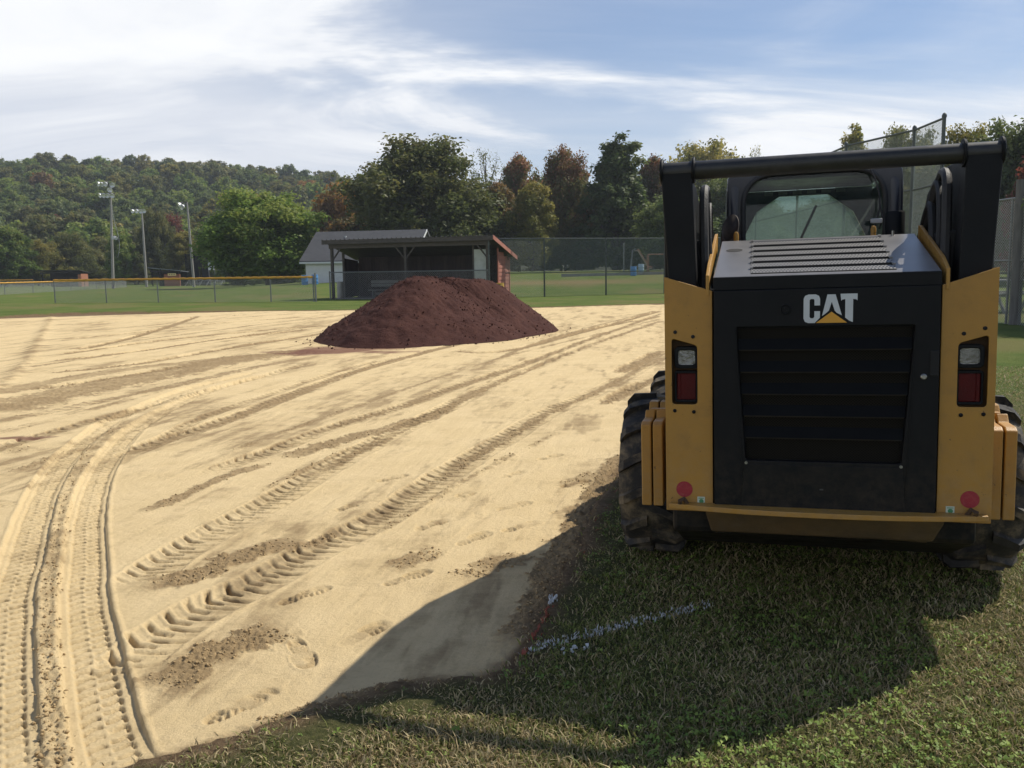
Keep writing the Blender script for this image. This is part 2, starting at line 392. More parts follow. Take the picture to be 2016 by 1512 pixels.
# ---- ground sheet (lawn soil) out to the horizon
def build_ground():
    a_f = np.radians(np.arange(-50, 50.01, 0.26)); a_b = np.radians(np.arange(54, 310, 5.0))
    ang = np.concatenate([a_f, a_b, [a_f[0] + 2 * math.pi]])
    rad = np.concatenate([[0.001], radial(0.4, 1.7, lambda r: 0.2), radial(1.9, 44, lambda r: min(0.012 + 0.0012 * r * r, 0.16)), radial(46, 3600, lambda r: r * 0.05)])
    x, y, Q = polar_grid(ang, rad)
    sd = edge_sd(x, y)
    r = np.hypot(x, y)
    near = np.clip(1.4 - r / 14, 0, 1)
    z = -0.10 * sstep(0.015, -0.05, sd) + near * (0.008 * fbm(x * 3, y * 3, 3, 21) + 0.004 * fbm(x * 22, y * 22, 2, 22)) * (sd > -0.05)
    z = z + 0.012 * sstep(0.22, 0.06, np.abs(sd - 0.10)) * near * (0.6 + fbm(x * 9, y * 9, 2, 31))
    z = z + land(x, y)
    att = np.zeros((len(x), 3))
    soil = sstep(0.16, 0.02, sd + 0.07 * fbm(x * 5, y * 5, 3, 5))
    att[:, 0] = soil
    att[:, 1] = np.clip(0.5 + 0.9 * fbm(x * 0.35, y * 0.35, 4, 41), 0, 1)       # patchiness of the lawn
    # worn strip on the far lawn, dry and brownish
    att[:, 2] = sstep(0.9, 0.2, np.abs(y - (72 + 0.05 * x)) / 6.0) * sstep(-12, 0, x) * sstep(16, 6, x)
    m = bpy.data.materials.new('lawn_soil'); m.use_nodes = True
    nt = m.node_tree; N = nt.nodes; L = nt.links; b = N['Principled BSDF']
    b.inputs['Roughness'].default_value = 0.95; b.inputs['Specular IOR Level'].default_value = 0.1
    tc = N.new('ShaderNodeTexCoord')
    def noise(sc, det, rough=0.6):
        t = N.new('ShaderNodeTexNoise'); L.new(tc.outputs['Object'], t.inputs['Vector']); t.inputs['Scale'].default_value = sc; t.inputs['Detail'].default_value = det; t.inputs['Roughness'].default_value = rough
        return t.outputs['Fac']
    def mixc(f, a, c):
        x_ = N.new('ShaderNodeMix'); x_.data_type = 'RGBA'
        if isinstance(f, float): x_.inputs[0].default_value = f
        else: L.new(f, x_.inputs[0])
        for s, v in ((6, a), (7, c)):
            if isinstance(v, tuple): x_.inputs[s].default_value = (*v, 1)
            else: L.new(v, x_.inputs[s])
        return x_.outputs[2]
    def rng(v, a, c):
        q = N.new('ShaderNodeMapRange'); q.interpolation_type = 'SMOOTHSTEP'; L.new(v, q.inputs[0]); q.inputs[1].default_value = a; q.inputs[2].default_value = c; return q.outputs[0]
    at = N.new('ShaderNodeAttribute'); at.attribute_name = 'gm'; sp = N.new('ShaderNodeSeparateColor'); L.new(at.outputs['Color'], sp.inputs[0])
    g = mixc(rng(noise(0.5, 8, 0.75), 0.35, 0.65), (0.078, 0.120, 0.024), (0.130, 0.162, 0.040))
    g = mixc(rng(noise(9.0, 6, 0.7), 0.52, 0.75), g, (0.050, 0.078, 0.016))
    g = mixc(rng(sp.outputs[1], 0.5, 1.0), g, (0.150, 0.145, 0.050))
    g = mixc(sp.outputs[2], g, (0.20, 0.155, 0.07))
    ad = N.new('ShaderNodeAttribute'); ad.attribute_name = 'thatch'
    th = mixc(rng(noise(55, 6, 0.7), 0.35, 0.65), (0.070, 0.076, 0.028), (0.130, 0.125, 0.052))
    g = mixc(ad.outputs['Fac'], g, th)
    s = mixc(rng(noise(30, 6, 0.7), 0.3, 0.7), (0.13, 0.085, 0.05), (0.24, 0.17, 0.10))
    g = mixc(sp.outputs[0], g, s)
    L.new(g, b.inputs['Base Color'])
    bp = N.new('ShaderNodeBump'); bp.inputs['Strength'].default_value = 0.9; bp.inputs['Distance'].default_value = 0.05
    L.new(noise(24, 8, 0.75), bp.inputs['Height']); L.new(bp.outputs[0], b.inputs['Normal'])
    o = np_mesh('ground', np.stack([x, y, z], 1), Q, m, attrs={'gm': att, 'thatch': np.repeat(sstep(14, 9, r)[:, None], 3, 1)})
    tag(o, 'mown grass lawn stretching to the trees', None, None, 'structure')
build_ground()

# ---- the infield: sand-coloured dirt with wheel tracks pressed into it
def world_path(pxs, n=70):
    P = np.array([ground_at(a, b, SAND_Z)[:2] for a, b in pxs])
    P = np.vstack([2 * P[0] - P[1], P, 2 * P[-1] - P[-2]])
    out = []
    k = len(P) - 3; per = max(3, n // k)
    for i in range(k):
        p0, p1, p2, p3 = P[i:i + 4]
        for t in np.linspace(0, 1, per, endpoint=False):
            out.append(0.5 * ((2 * p1) + (-p0 + p2) * t + (2 * p0 - 5 * p1 + 4 * p2 - p3) * t * t + (-p0 + 3 * p1 - 3 * p2 + p3) * t ** 3))
    out.append(P[-2])
    return np.array(out)
def along(x, y, path, maxd):
    """indices of the points within maxd of the path, with arc length s, signed offset t, and distance to the path's ends"""
    lo = path.min(0) - maxd; hi = path.max(0) + maxd
    idx = np.nonzero((x > lo[0]) & (x < hi[0]) & (y > lo[1]) & (y < hi[1]))[0]
    X, Y = x[idx], y[idx]
    best = np.full(len(idx), 1e9); S = np.zeros(len(idx)); T = np.zeros(len(idx)); acc = 0.0
    for i in range(len(path) - 1):
        a, b = path[i], path[i + 1]; e = b - a; l = np.hypot(*e)
        if l < 1e-9: continue
        u = ((X - a[0]) * e[0] + (Y - a[1]) * e[1]) / (l * l); uc = np.clip(u, 0, 1)
        dx, dy = X - a[0] - uc * e[0], Y - a[1] - uc * e[1]
        d = dx * dx + dy * dy; mk = d < best
        best[mk] = d[mk]; S[mk] = acc + uc[mk] * l
        T[mk] = ((X - a[0]) * e[1] - (Y - a[1]) * e[0])[mk] / l
        acc += l
    k = np.sqrt(best) < maxd
    end = np.minimum(S, acc - S)
    return idx[k], S[k], T[k], end[k], acc

def build_infield():
    ang = np.radians(np.concatenate([np.arange(-86, -52, 0.9), np.arange(-52, -33, 0.35), np.arange(-33, 19, 0.085), np.arange(19, 34, 0.3)]))
    rad = radial(1.9, 40, lambda r: min(0.005 + 0.00026 * r * r, 0.065))
    x, y, Q = polar_grid(ang, rad)
    sd = edge_sd(x, y)
    keepv = sd < 0.05
    Q = Q[keepv[Q].all(1)]
    used = np.zeros(len(x), bool); used[Q.ravel()] = True
    remap = np.cumsum(used) - 1
    x, y, sd = x[used], y[used], sd[used]; Q = remap[Q]
    r = np.hypot(x, y)
    gu, gv = x - 0.17 * y, y + 0.17 * x                                # across and along the grading direction
    h = 0.012 * fbm(x * 0.5, y * 0.5, 3, 51) + 0.0035 * fbm(x * 4, y * 4, 3, 52) + 0.0014 * fbm(x * 25, y * 25, 3, 53)
    h += 0.0042 * fbm(gu * 13, gv * 1.6, 5, 54, 0.66) + 0.004 * sstep(0.05, 0.2, fbm(gu * 5, gv * 1.1, 4, 55, 0.6)) * sstep(-0.1, 0.3, fbm(x * .7, y * .7, 2, 56))
    damp_shade = 0.30 * sstep(-0.05, 0.40, fbm(gu * 1.1, gv * 0.33, 5, 61, 0.6)) + 0.30 * sstep(0.0, 0.30, fbm(gu * 4.5, gv * 0.9, 5, 62, 0.62)) + 0.15 * sstep(0.1, 0.3, fbm(gu * 14, gv * 3.0, 4, 63, 0.6))
    rough = np.zeros(len(x)); red = np.zeros(len(x))

    def band(pxs, w, amp=0.012, dm=0.5, seed=1, off=0.0, broken=0.0):
        """a strip of churned loose soil"""
        p = world_path(pxs, 40); i, s, t, e, _ = along(x, y, p, w * 1.6)
        m = sstep(1.10, 0.70, np.abs(t) / w + 0.45 * fbm(x[i] * 6, y[i] * 6, 3, seed) + 0.45 * fbm(x[i] * 24, y[i] * 24, 3, seed + 1)) * sstep(0, 0.35, e)
        if broken: m = m * np.clip(1 - broken + broken * 2.2 * vnoise(s * 2.1, t * 9, seed + 3) * (0.35 + 0.65 * (np.abs(((s / 0.16) % 1) - 0.5) < 0.27 + 0.2 * vnoise(s * 0.9, t * 0, seed + 4))), 0, 1)
        n = np.abs(fbm(x[i] * 21, y[i] * 21, 4, seed + 2, 0.62)) * 2.2 - 0.25
        h[i] += m * (amp * n + off); damp_shade[i] = damp_shade[i] * (1 - m * dm) + m * dm * 1.15; rough[i] = np.maximum(rough[i], m)
    def lugs(pxs, hw, depth=0.022, pitch=0.135, base=0.008, fade=0.4, slope=0.55, seed=0, soft=0.05, dm=0.25, flip=1):
        """lugged tyre print: two staggered rows of bars, slanted and hooked at one side"""
        p = world_path(pxs, 90); i, s, t, e, _ = along(x, y, p, hw * 1.5)
        X, Y = x[i], y[i]
        s = s + 0.012 * fbm(X * 5, Y * 5, 2, seed + 70); t = t + 0.012 * fbm(X * 3, Y * 3, 2, seed + 71)
        t = t * flip
        a = np.abs(t) / hw
        inside = sstep(1.06, 0.94, a) * sstep(0, fade, e)
        wear = np.clip(0.80 + 0.85 * fbm(X * 1.3, Y * 1.3, 3, seed + 72), 0.05, 1)
        q = t / hw
        # left row: a bar with a hook bent forwards at its outer end; right row: half a pitch later, its tail drifting forwards
        pa = s / pitch - slope * np.clip(-q - 0.30, 0, 1) * hw / pitch * 1.6 + 0.06 * q
        pb = s / pitch + 0.5 - 0.35 * slope * np.clip(q - 0.45, 0, 1) * hw / pitch * 1.6 + 0.06 * q
        ja, jb = _hash(np.floor(pa), np.zeros_like(pa), seed + 5), _hash(np.floor(pb), np.ones_like(pb), seed + 6)
        fa, fb = np.abs((pa % 1.0) - 0.5 + 0.14 * (ja - 0.5)), np.abs((pb % 1.0) - 0.5 + 0.14 * (jb - 0.5))
        ba = sstep(0.10 + soft, 0.10 - soft, fa) * sstep(-1.0, -0.92, q) * sstep(0.32, 0.24, q)
        bb = sstep(0.085 + soft, 0.085 - soft, fb) * sstep(-0.22, -0.12, q) * sstep(1.02, 0.6, q)
        crumb = np.clip(1.0 + 0.9 * fbm(X * 24, Y * 24, 3, seed + 77), 0.25, 1.3)
        bar = np.maximum(ba * (0.40 + 0.75 * ja), bb * (0.30 + 0.85 * jb)) * crumb
        fr = np.where(q < 0.05, fa, fb)
        lip = sstep(0.14, 0.0, np.abs(fr - 0.26)) * 0.006
        berm = 0.006 * np.exp(-((a - 1.08) / 0.07) ** 2) * sstep(0, fade, e) * (0.55 + 0.9 * np.abs(fbm(X * 14, Y * 14, 3, seed + 73)))
        h[i] += inside * wear * (-base - depth * bar + lip) + berm * wear
        damp_shade[i] = np.clip(damp_shade[i] + inside * dm * (0.4 + bar), 0, 1)  # darkens the print; the shade of the lug bars is painted in
    def ribs(pxs, hw, depth=0.026, pitch=0.072, seed=0, fade=0.6):
        """road tyre print: sunk strip with a wall on its right, two rows of short cross bars"""
        p = world_path(pxs, 110); i, s, t, e, _ = along(x, y, p, hw * 1.9)
        X, Y = x[i], y[i]
        s = s + 0.006 * fbm(X * 7, Y * 7, 2, seed + 80); t = t + 0.008 * fbm(X * 4, Y * 4, 3, seed + 81)
        a = t / hw; fd = sstep(0, fade, e)
        sink = sstep(1.03, 0.95, np.abs(a)) * fd
        row = np.where(a > 0, 0.5, 0.0)
        pr = s / pitch + row + 0.10 * np.sin(a * 9)
        jr = _hash(np.floor(pr), np.where(a > 0, 1.0, 0.0), seed + 9)
        fr = np.abs((pr % 1.0) - 0.5 + 0.12 * (jr - 0.5))
        bars = (0.35 + 0.85 * jr) * np.clip(1 + 0.8 * fbm(X * 26, Y * 26, 2, seed + 85), .3, 1.3) * sstep(0.20, 0.12, fr) * (sstep(0.03, 0.08, np.abs(a)) * sstep(0.62, 0.55, np.abs(a)))
        edge = sstep(0.08, 0.02, np.abs(np.abs(a) - 0.60)) * (((s / pitch * 1.0 + row) % 1.0) < 0.5)
        shoulder = sstep(0.62, 0.7, np.abs(a)) * 0.006
        berm = 0.009 * np.exp(-((np.abs(a) - 1.12) / 0.10) ** 2) * fd * (0.55 + 0.9 * np.abs(fbm(X * 13, Y * 13, 3, seed + 82)))
        h[i] += sink * (-depth + shoulder - 0.026 * bars - 0.014 * edge) + berm
        damp_shade[i] = damp_shade[i] * (1 - 0.25 * sink) + sink * 0.50 * bars  # shade of the tread bars painted into the soil colour
    def foot(px, py, px2, py2, L=0.30, seed=0, depth=0.014):
        a = ground_at(px, py, SAND_Z)[:2]; b = ground_at(px2, py2, SAND_Z)[:2]; c = (a + b) / 2; d = (b - a) / np.hypot(*(b - a))
        i = np.nonzero((np.abs(x - c[0]) < 0.35) & (np.abs(y - c[1]) < 0.35))[0]
        if not len(i): return
        u = (x[i] - c[0]) * d[0] + (y[i] - c[1]) * d[1]; v = (x[i] - c[0]) * d[1] - (y[i] - c[1]) * d[0]
        hw = np.where(u > 0, 0.052, 0.040) * (1 - 0.18 * np.exp(-((u + 0.02) / 0.04) ** 2))
        k = np.maximum((np.abs(u) / (L / 2)) ** 3.0 + (np.abs(v) / hw) ** 3.0, 0) ** (1 / 3.0)
        m = sstep(1.04, 0.92, k)
        gap = sstep(0.035, 0.02, np.abs(u + 0.045))
        tr = sstep(0.28, 0.12, np.abs(((u / 0.032 + 0.6 * np.abs(v) / 0.03) % 1) - 0.5)) * sstep(0.93, 0.8, k)
        rim = 0.0025 * np.exp(-((k - 1.12) / 0.10) ** 2)
        part = sstep(-0.35, 0.1, fbm(x[i] * 9, y[i] * 9, 3, 600 + seed))
        h[i] += (-depth * m * (1 - 0.75 * gap) + 0.012 * tr * m) * part + rim
        damp_shade[i] = np.clip(damp_shade[i] + 0.25 * m, 0, 1)

    # smooth graded strip at the far left with a windrow along it
    p = world_path([(108, 618), (98, 640), (84, 668), (70, 700), (40, 735), (-20, 790)], 40)
    i, s, t, e, _ = along(x, y, p, 1.2)
    h[i] += 0.035 * np.exp(-((t - 0.1) / 0.16) ** 2) * (0.6 + 0.8 * np.abs(fbm(x[i] * 5, y[i] * 5, 3, 90)))
    damp_shade[i] = np.clip(damp_shade[i] + 0.40 * np.exp(-((t - 0.1) / 0.12) ** 2) * (0.4 + 0.9 * vnoise(x[i] * 3, y[i] * 3, 91)), 0, 1)
    # churned strips
    band([(-40, 815), (150, 770), (330, 735), (480, 705), (640, 688)], 0.55, 0.016, 0.55, 101)
    band([(-40, 780), (200, 735), (420, 708), (560, 695)], 0.28, 0.012, 0.5, 103)
    band([(-30, 900), (40, 880), (90, 872)], 0.25, 0.012, 0.4, 104)
    band([(255, 1395), (330, 1350), (400, 1300), (470, 1270), (545, 1238), (580, 1215)], 0.135, 0.017, 0.75, 105, 0.004)
    band([(225, 1160), (300, 1150), (390, 1135), (470, 1100), (560, 1072), (610, 1050)], 0.12, 0.014, 0.7, 106, 0.002)
    band([(520, 905), (600, 890), (680, 865), (760, 845), (900, 800)], 0.14, 0.012, 0.6, 107)
    band([(240, 1020), (340, 985), (440, 940), (560, 905)], 0.07, 0.010, 0.6, 108)
    band([(730, 1135), (800, 1110), (860, 1085), (900, 1070)], 0.10, 0.011, 0.5, 109)
    band([(890, 1160), (960, 1120), (1010, 1100), (1060, 1075)], 0.10, 0.010, 0.5, 110)
    band([(560, 1090), (640, 1060), (700, 1035)], 0.05, 0.010, 0.5, 111)
    band([(980, 1290), (1015, 1255), (1045, 1215), (1075, 1160), (1110, 1090), (1150, 1015), (1190, 950), (1230, 890)], 0.10, 0.016, 0.75, 112, 0.008)
    band([(430, 1470), (560, 1425), (680, 1390), (800, 1358), (950, 1335)], 0.045, 0.012, 0.6, 113, 0.006)
    band([(1080, 960), (1150, 945), (1215, 920)], 0.14, 0.010, 0.4, 114)
    # far thin tracks
    for k, (pts, hw) in enumerate([([(115, 668), (260, 655), (430, 636), (600, 624), (720, 617)], 0.13), ([(110, 700), (300, 672), (520, 650), (640, 640)], 0.15),
                                   ([(90, 712), (280, 690), (430, 668), (610, 648)], 0.14), ([(80, 736), (250, 718), (420, 690), (560, 668), (640, 655)], 0.15),
                                   ([(130, 640), (300, 628), (500, 619)], 0.12), ([(150, 690), (260, 664), (340, 640), (390, 622)], 0.16), ([(1080, 668), (1160, 648), (1300, 622)], 0.15),
                                   ([(880, 692), (1000, 690), (1140, 655), (1300, 612)], 0.14), ([(40, 770), (220, 745), (400, 715)], 0.14), ([(1215, 736), (1260, 712), (1305, 690)], 0.17),
                                   ([(1180, 800), (1250, 760), (1300, 742)], 0.13)]):
        lugs(pts, hw, 0.035, 0.30, 0.035, 1.0, 0.4, 200 + k * 3, 0.07, 0.85)
        band(pts, hw * 0.55, 0.030, 0.85, 240 + k * 3, 0.0, 0.8)
    # lugged tyre prints running away to the upper right
    lugs([(262, 1160), (300, 1125), (345, 1092), (436, 1040), (548, 980), (635, 927), (730, 876), (800, 841), (900, 792), (1000, 744), (1150, 684), (1300, 632)], 0.15, 0.036, 0.118, 0.008, 0.3, 0.55, 1, 0.04, 0.30)
    lugs([(225, 1345), (275, 1285), (402, 1200), (513, 1146), (625, 1082), (737, 1027), (830, 965), (900, 918), (985, 868), (1080, 812), (1180, 768), (1300, 704)], 0.155, 0.030, 0.128, 0.008, 0.2, 0.50, 2, 0.045, 0.30)
    lugs([(225, 905), (262, 888), (337, 860), (397, 843), (496, 808), (595, 769), (694, 733), (800, 702), (900, 678)], 0.15, 0.036, 0.140, 0.018, 0.6, 0.7, 3, 0.06, 0.8)
    lugs([(400, 945), (450, 916), (556, 880), (635, 848), (714, 822), (800, 797), (900, 760), (1010, 724), (1160, 668), (1300, 618)], 0.13, 0.034, 0.125, 0.014, 0.8, 0.7, 4, 0.06, 0.7)
    lugs([(-60, 905), (0, 880), (60, 862), (135, 842), (222, 818), (340, 785), (480, 750), (620, 712)], 0.12, 0.034, 0.20, 0.010, 0.8, 0.6, 5, 0.06, 0.6)
    lugs([(300, 872), (400, 822), (520, 780), (640, 740), (760, 705)], 0.09, 0.030, 0.14, 0.012, 0.8, 0.6, 6, 0.06, 0.7)
    # darker compacted earth inside the prints, and older faint wheel lines crossing the far half
    for j, (pts, w, dm) in enumerate([([(635, 927), (730, 876), (800, 841), (900, 792), (1000, 744), (1150, 684), (1300, 632)], .10, .75), ([(830, 965), (900, 918), (985, 868), (1080, 812), (1180, 768), (1300, 704)], .09, .55),
                               ([(397, 843), (496, 808), (595, 769), (694, 733), (800, 702), (900, 678)], .11, .9), ([(635, 848), (714, 822), (800, 797), (900, 760), (1010, 724), (1160, 668), (1300, 618)], .08, .75),
                               ([(-30, 835), (150, 800), (330, 762), (480, 728), (600, 705)], .16, .7), ([(-30, 858), (120, 822), (260, 785), (380, 752)], .10, .6), ([(40, 725), (240, 696), (430, 668), (640, 640)], .12, .8),
                               ([(120, 690), (320, 664), (520, 638), (700, 618)], .10, .8), ([(110, 655), (300, 640), (520, 622), (680, 614)], .10, .8), ([(90, 750), (300, 712), (500, 676), (620, 660)], .10, .7),
                               ([(1000, 700), (1120, 672), (1300, 628)], .08, .6), ([(430, 900), (560, 850), (700, 800), (850, 748), (1000, 700)], .06, .5), ([(700, 1080), (820, 1000), (960, 920), (1100, 850)], .05, .4),
                               ([(950, 720), (1100, 662), (1290, 612)], .10, .7), ([(480, 985), (600, 925), (720, 870)], .05, .45), ([(0, 940), (90, 905), (200, 860)], .08, .5)]):
        band(pts, w * 0.8, 0.012, dm * 0.9, 300 + 5 * j, 0.0, 0.85)
    lugs([(-60, 985), (-20, 993), (30, 1000)], 0.10, 0.030, 0.12, 0.006, 0.1, 0.5, 7)
    # twin road-tyre tracks curving past on the left
    lt = [(-10, 1600), (2, 1512), (5, 1335), (20, 1170), (44, 1100), (66, 1017), (95, 950), (125, 905), (168, 865), (212, 832), (268, 806), (330, 780), (400, 757), (520, 728)]
    rt = [(258, 1600), (226, 1500), (205, 1420), (182, 1300), (166, 1180), (168, 1100), (172, 1017), (188, 950), (216, 896), (256, 851), (307, 817), (367, 787), (440, 760), (560, 730)]
    ribs(lt, 0.115, seed=1); ribs(rt, 0.115, seed=2)
    mid = [(110, 1600), (108, 1512), (98, 1335), (95, 1180), (106, 1100), (120, 1017), (142, 950), (170, 900), (212, 858), (258, 825)]
    band(mid, 0.05, 0.012, 0.22, 120, 0.0)
    # boot prints
    for k, (a, b, c, d) in enumerate([(672, 1276, 762, 1228), (575, 1255, 612, 1330), (420, 1420, 530, 1370), (900, 1075, 965, 1048), (655, 1008, 718, 988), (745, 948, 800, 934), (880, 985, 930, 968), (820, 1045, 880, 1022), (1060, 905, 1105, 893), (560, 1190, 640, 1160), (1090, 1010, 1140, 995), (985, 940, 1035, 925),
                                      (985, 1003, 1040, 988), (1105, 958, 1160, 944), (770, 1150, 835, 1128), (1000, 1045, 1050, 1030), (640, 735, 662, 727), (1030, 790, 1055, 782)]):
        foot(a, b, c, d, 0.30, k, 0.016)
    # red clay dust round the pile and a smear at the left border
    c0 = ground_at(660, 690, SAND_Z)[:2]
    red = np.maximum(red, sstep(1.25, 0.3, np.hypot((x - c0[0]) / 1.7, (y - c0[1]) / 1.15) + 0.55 * fbm(x * 2.2, y * 2.2, 4, 130)))
    c1 = ground_at(30, 862, SAND_Z)[:2]
    red = np.maximum(red, 0.8 * sstep(1.1, 0.3, np.hypot((x - c1[0]) / 0.45, (y - c1[1]) / 0.14) + 0.6 * fbm(x * 6, y * 6, 4, 131)))
    # hairline cracks
    crack = sstep(0.035, 0.0, np.abs(fbm(x * 1.7 + 40, y * 1.7, 3, 140))) * sstep(0.1, 0.35, fbm(x * 0.9, y * 0.9, 2, 141)) * np.clip(1.4 - r / 6, 0, 1)
    h -= 0.004 * crack
    lip = sstep(-0.16, 0.0, sd)
    h += lip * 0.012 + lip * 0.014 * np.clip(1.4 - r / 10, 0, 1) * np.abs(fbm(x * 16, y * 16, 3, 150))
    soil = sstep(-0.09, 0.01, sd + 0.05 * fbm(x * 7, y * 7, 3, 151))
    z = SAND_Z + h
    att = np.stack([damp_shade, red, np.clip(soil, 0, 1)], 1)
    m = bpy.data.materials.new('infield_dirt'); m.use_nodes = True
    nt = m.node_tree; N = nt.nodes; L = nt.links; b = N['Principled BSDF']
    b.inputs['Roughness'].default_value = 0.93; b.inputs['Specular IOR Level'].default_value = 0.15
    tc = N.new('ShaderNodeTexCoord')
    def noise(sc, det, rough=0.6, st=(1, 1, 1)):
        mp = N.new('ShaderNodeMapping'); L.new(tc.outputs['Object'], mp.inputs[0]); mp.inputs['Scale'].default_value = st
        t = N.new('ShaderNodeTexNoise'); L.new(mp.outputs[0], t.inputs['Vector']); t.inputs['Scale'].default_value = sc; t.inputs['Detail'].default_value = det; t.inputs['Roughness'].default_value = rough
        return t.outputs['Fac']
    def mixc(f, a, c):
        x_ = N.new('ShaderNodeMix'); x_.data_type = 'RGBA'; L.new(f, x_.inputs[0])
        for s_, v in ((6, a), (7, c)):
            if isinstance(v, tuple): x_.inputs[s_].default_value = (*v, 1)
            else: L.new(v, x_.inputs[s_])
        return x_.outputs[2]
    def rng(v, a, c, d=1.0):
        q = N.new('ShaderNodeMapRange'); q.interpolation_type = 'SMOOTHSTEP'; L.new(v, q.inputs[0]); q.inputs[1].default_value = a; q.inputs[2].default_value = c; q.inputs[4].default_value = d; return q.outputs[0]
    at = N.new('ShaderNodeAttribute'); at.attribute_name = 'sm'; sp = N.new('ShaderNodeSeparateColor'); L.new(at.outputs['Color'], sp.inputs[0])
    c = mixc(rng(noise(2.2, 8, 0.7), 0.35, 0.65), (0.680, 0.528, 0.300), (0.630, 0.483, 0.266))
    c = mixc(rng(noise(60, 5, 0.7), 0.5, 0.8, 0.5), c, (0.44, 0.31, 0.155))
    ad = N.new('ShaderNodeMath'); ad.operation = 'ADD'; L.new(sp.outputs[0], ad.inputs[0])
    sc_ = N.new('ShaderNodeMath'); sc_.operation = 'MULTIPLY_ADD'; L.new(noise(4.5, 8, 0.75, (0.6, 1.2, 1)), sc_.inputs[0]); sc_.inputs[1].default_value = 1.1; sc_.inputs[2].default_value = -0.52
    L.new(sc_.outputs[0], ad.inputs[1])
    c = mixc(rng(ad.outputs[0], 0.10, 0.90, 0.92), c, (0.285, 0.200, 0.105))
    c = mixc(rng(sp.outputs[1], 0.1, 0.9, 0.85), c, (0.15, 0.062, 0.048))
    c = mixc(sp.outputs[2], c, (0.20, 0.135, 0.075))
    L.new(c, b.inputs['Base Color'])
    bp = N.new('ShaderNodeBump'); bp.inputs['Strength'].default_value = 0.8; bp.inputs['Distance'].default_value = 0.016
    L.new(noise(45, 9, 0.78), bp.inputs['Height']); L.new(bp.outputs[0], b.inputs['Normal'])
    o = np_mesh('infield', np.stack([x, y, z], 1), Q, m, attrs={'sm': att})
    tag(o, 'graded tan dirt infield covered in tyre tracks', None, None, 'structure')
    return x, y, z, rough
SX, SY, SZ, SROUGH = build_infield()

# ---- loose crumbs of soil lying in the churned strips and along the turf edge
def build_crumbs():
    r = np.hypot(SX, SY)
    w = (SROUGH > 0.45) & (r < 11)
    idx = np.nonzero(w)[0]; idx = RNG.choice(idx, 9000)
    base = np.array([(1, 0, 0), (-1, 0, 0), (0, 1, 0), (0, -1, 0), (0, 0, 1), (0, 0, -1)], float)
    tri = np.array([(0, 2, 4), (2, 1, 4), (1, 3, 4), (3, 0, 4), (2, 0, 5), (1, 2, 5), (3, 1, 5), (0, 3, 5)])
    n = len(idx)
    size = 0.0015 + 0.0085 * RNG.random(n) ** 5
    V = base[None] * size[:, None, None] * (0.6 + 0.8 * RNG.random((n, 6, 1))) + RNG.normal(0, 1, (n, 6, 3)) * size[:, None, None] * 0.2
    V[:, :, 2] *= 0.75
    P = np.stack([SX[idx] + RNG.normal(0, .01, n), SY[idx] + RNG.normal(0, .01, n), SZ[idx] + size * 0.35], 1)
    V = (V + P[:, None]).reshape(-1, 3); Q = (tri[None] + 6 * np.arange(n)[:, None, None]).reshape(-1, 3)
    o = np_mesh('dirt_crumbs', V, Q, material('crumb', (0.33, 0.235, 0.125), (0.45, 0.33, 0.18), 0.95, scale=30, spec=0.1), smooth=False)
    tag(o, 'loose crumbs of tan soil scattered on the infield', 'soil', None, 'stuff')
build_crumbs()

# ---- grass blades and clover on the near lawn
def seg_dist(x, y, a, b):
    e = b - a; t = np.clip(((x - a[0]) * e[0] + (y - a[1]) * e[1]) / (e @ e), 0, 1)
    return np.hypot(x - a[0] - t * e[0], y - a[1] - t * e[1]), t
LINE_A, LINE_B = ground_at(1034, 1284)[:2], ground_at(1398, 1192)[:2]
RED_A, RED_B = ground_at(1042, 1272)[:2], ground_at(1086, 1196)[:2]
RED_C, RED_D = ground_at(1140, 1100)[:2], ground_at(1215, 960)[:2]

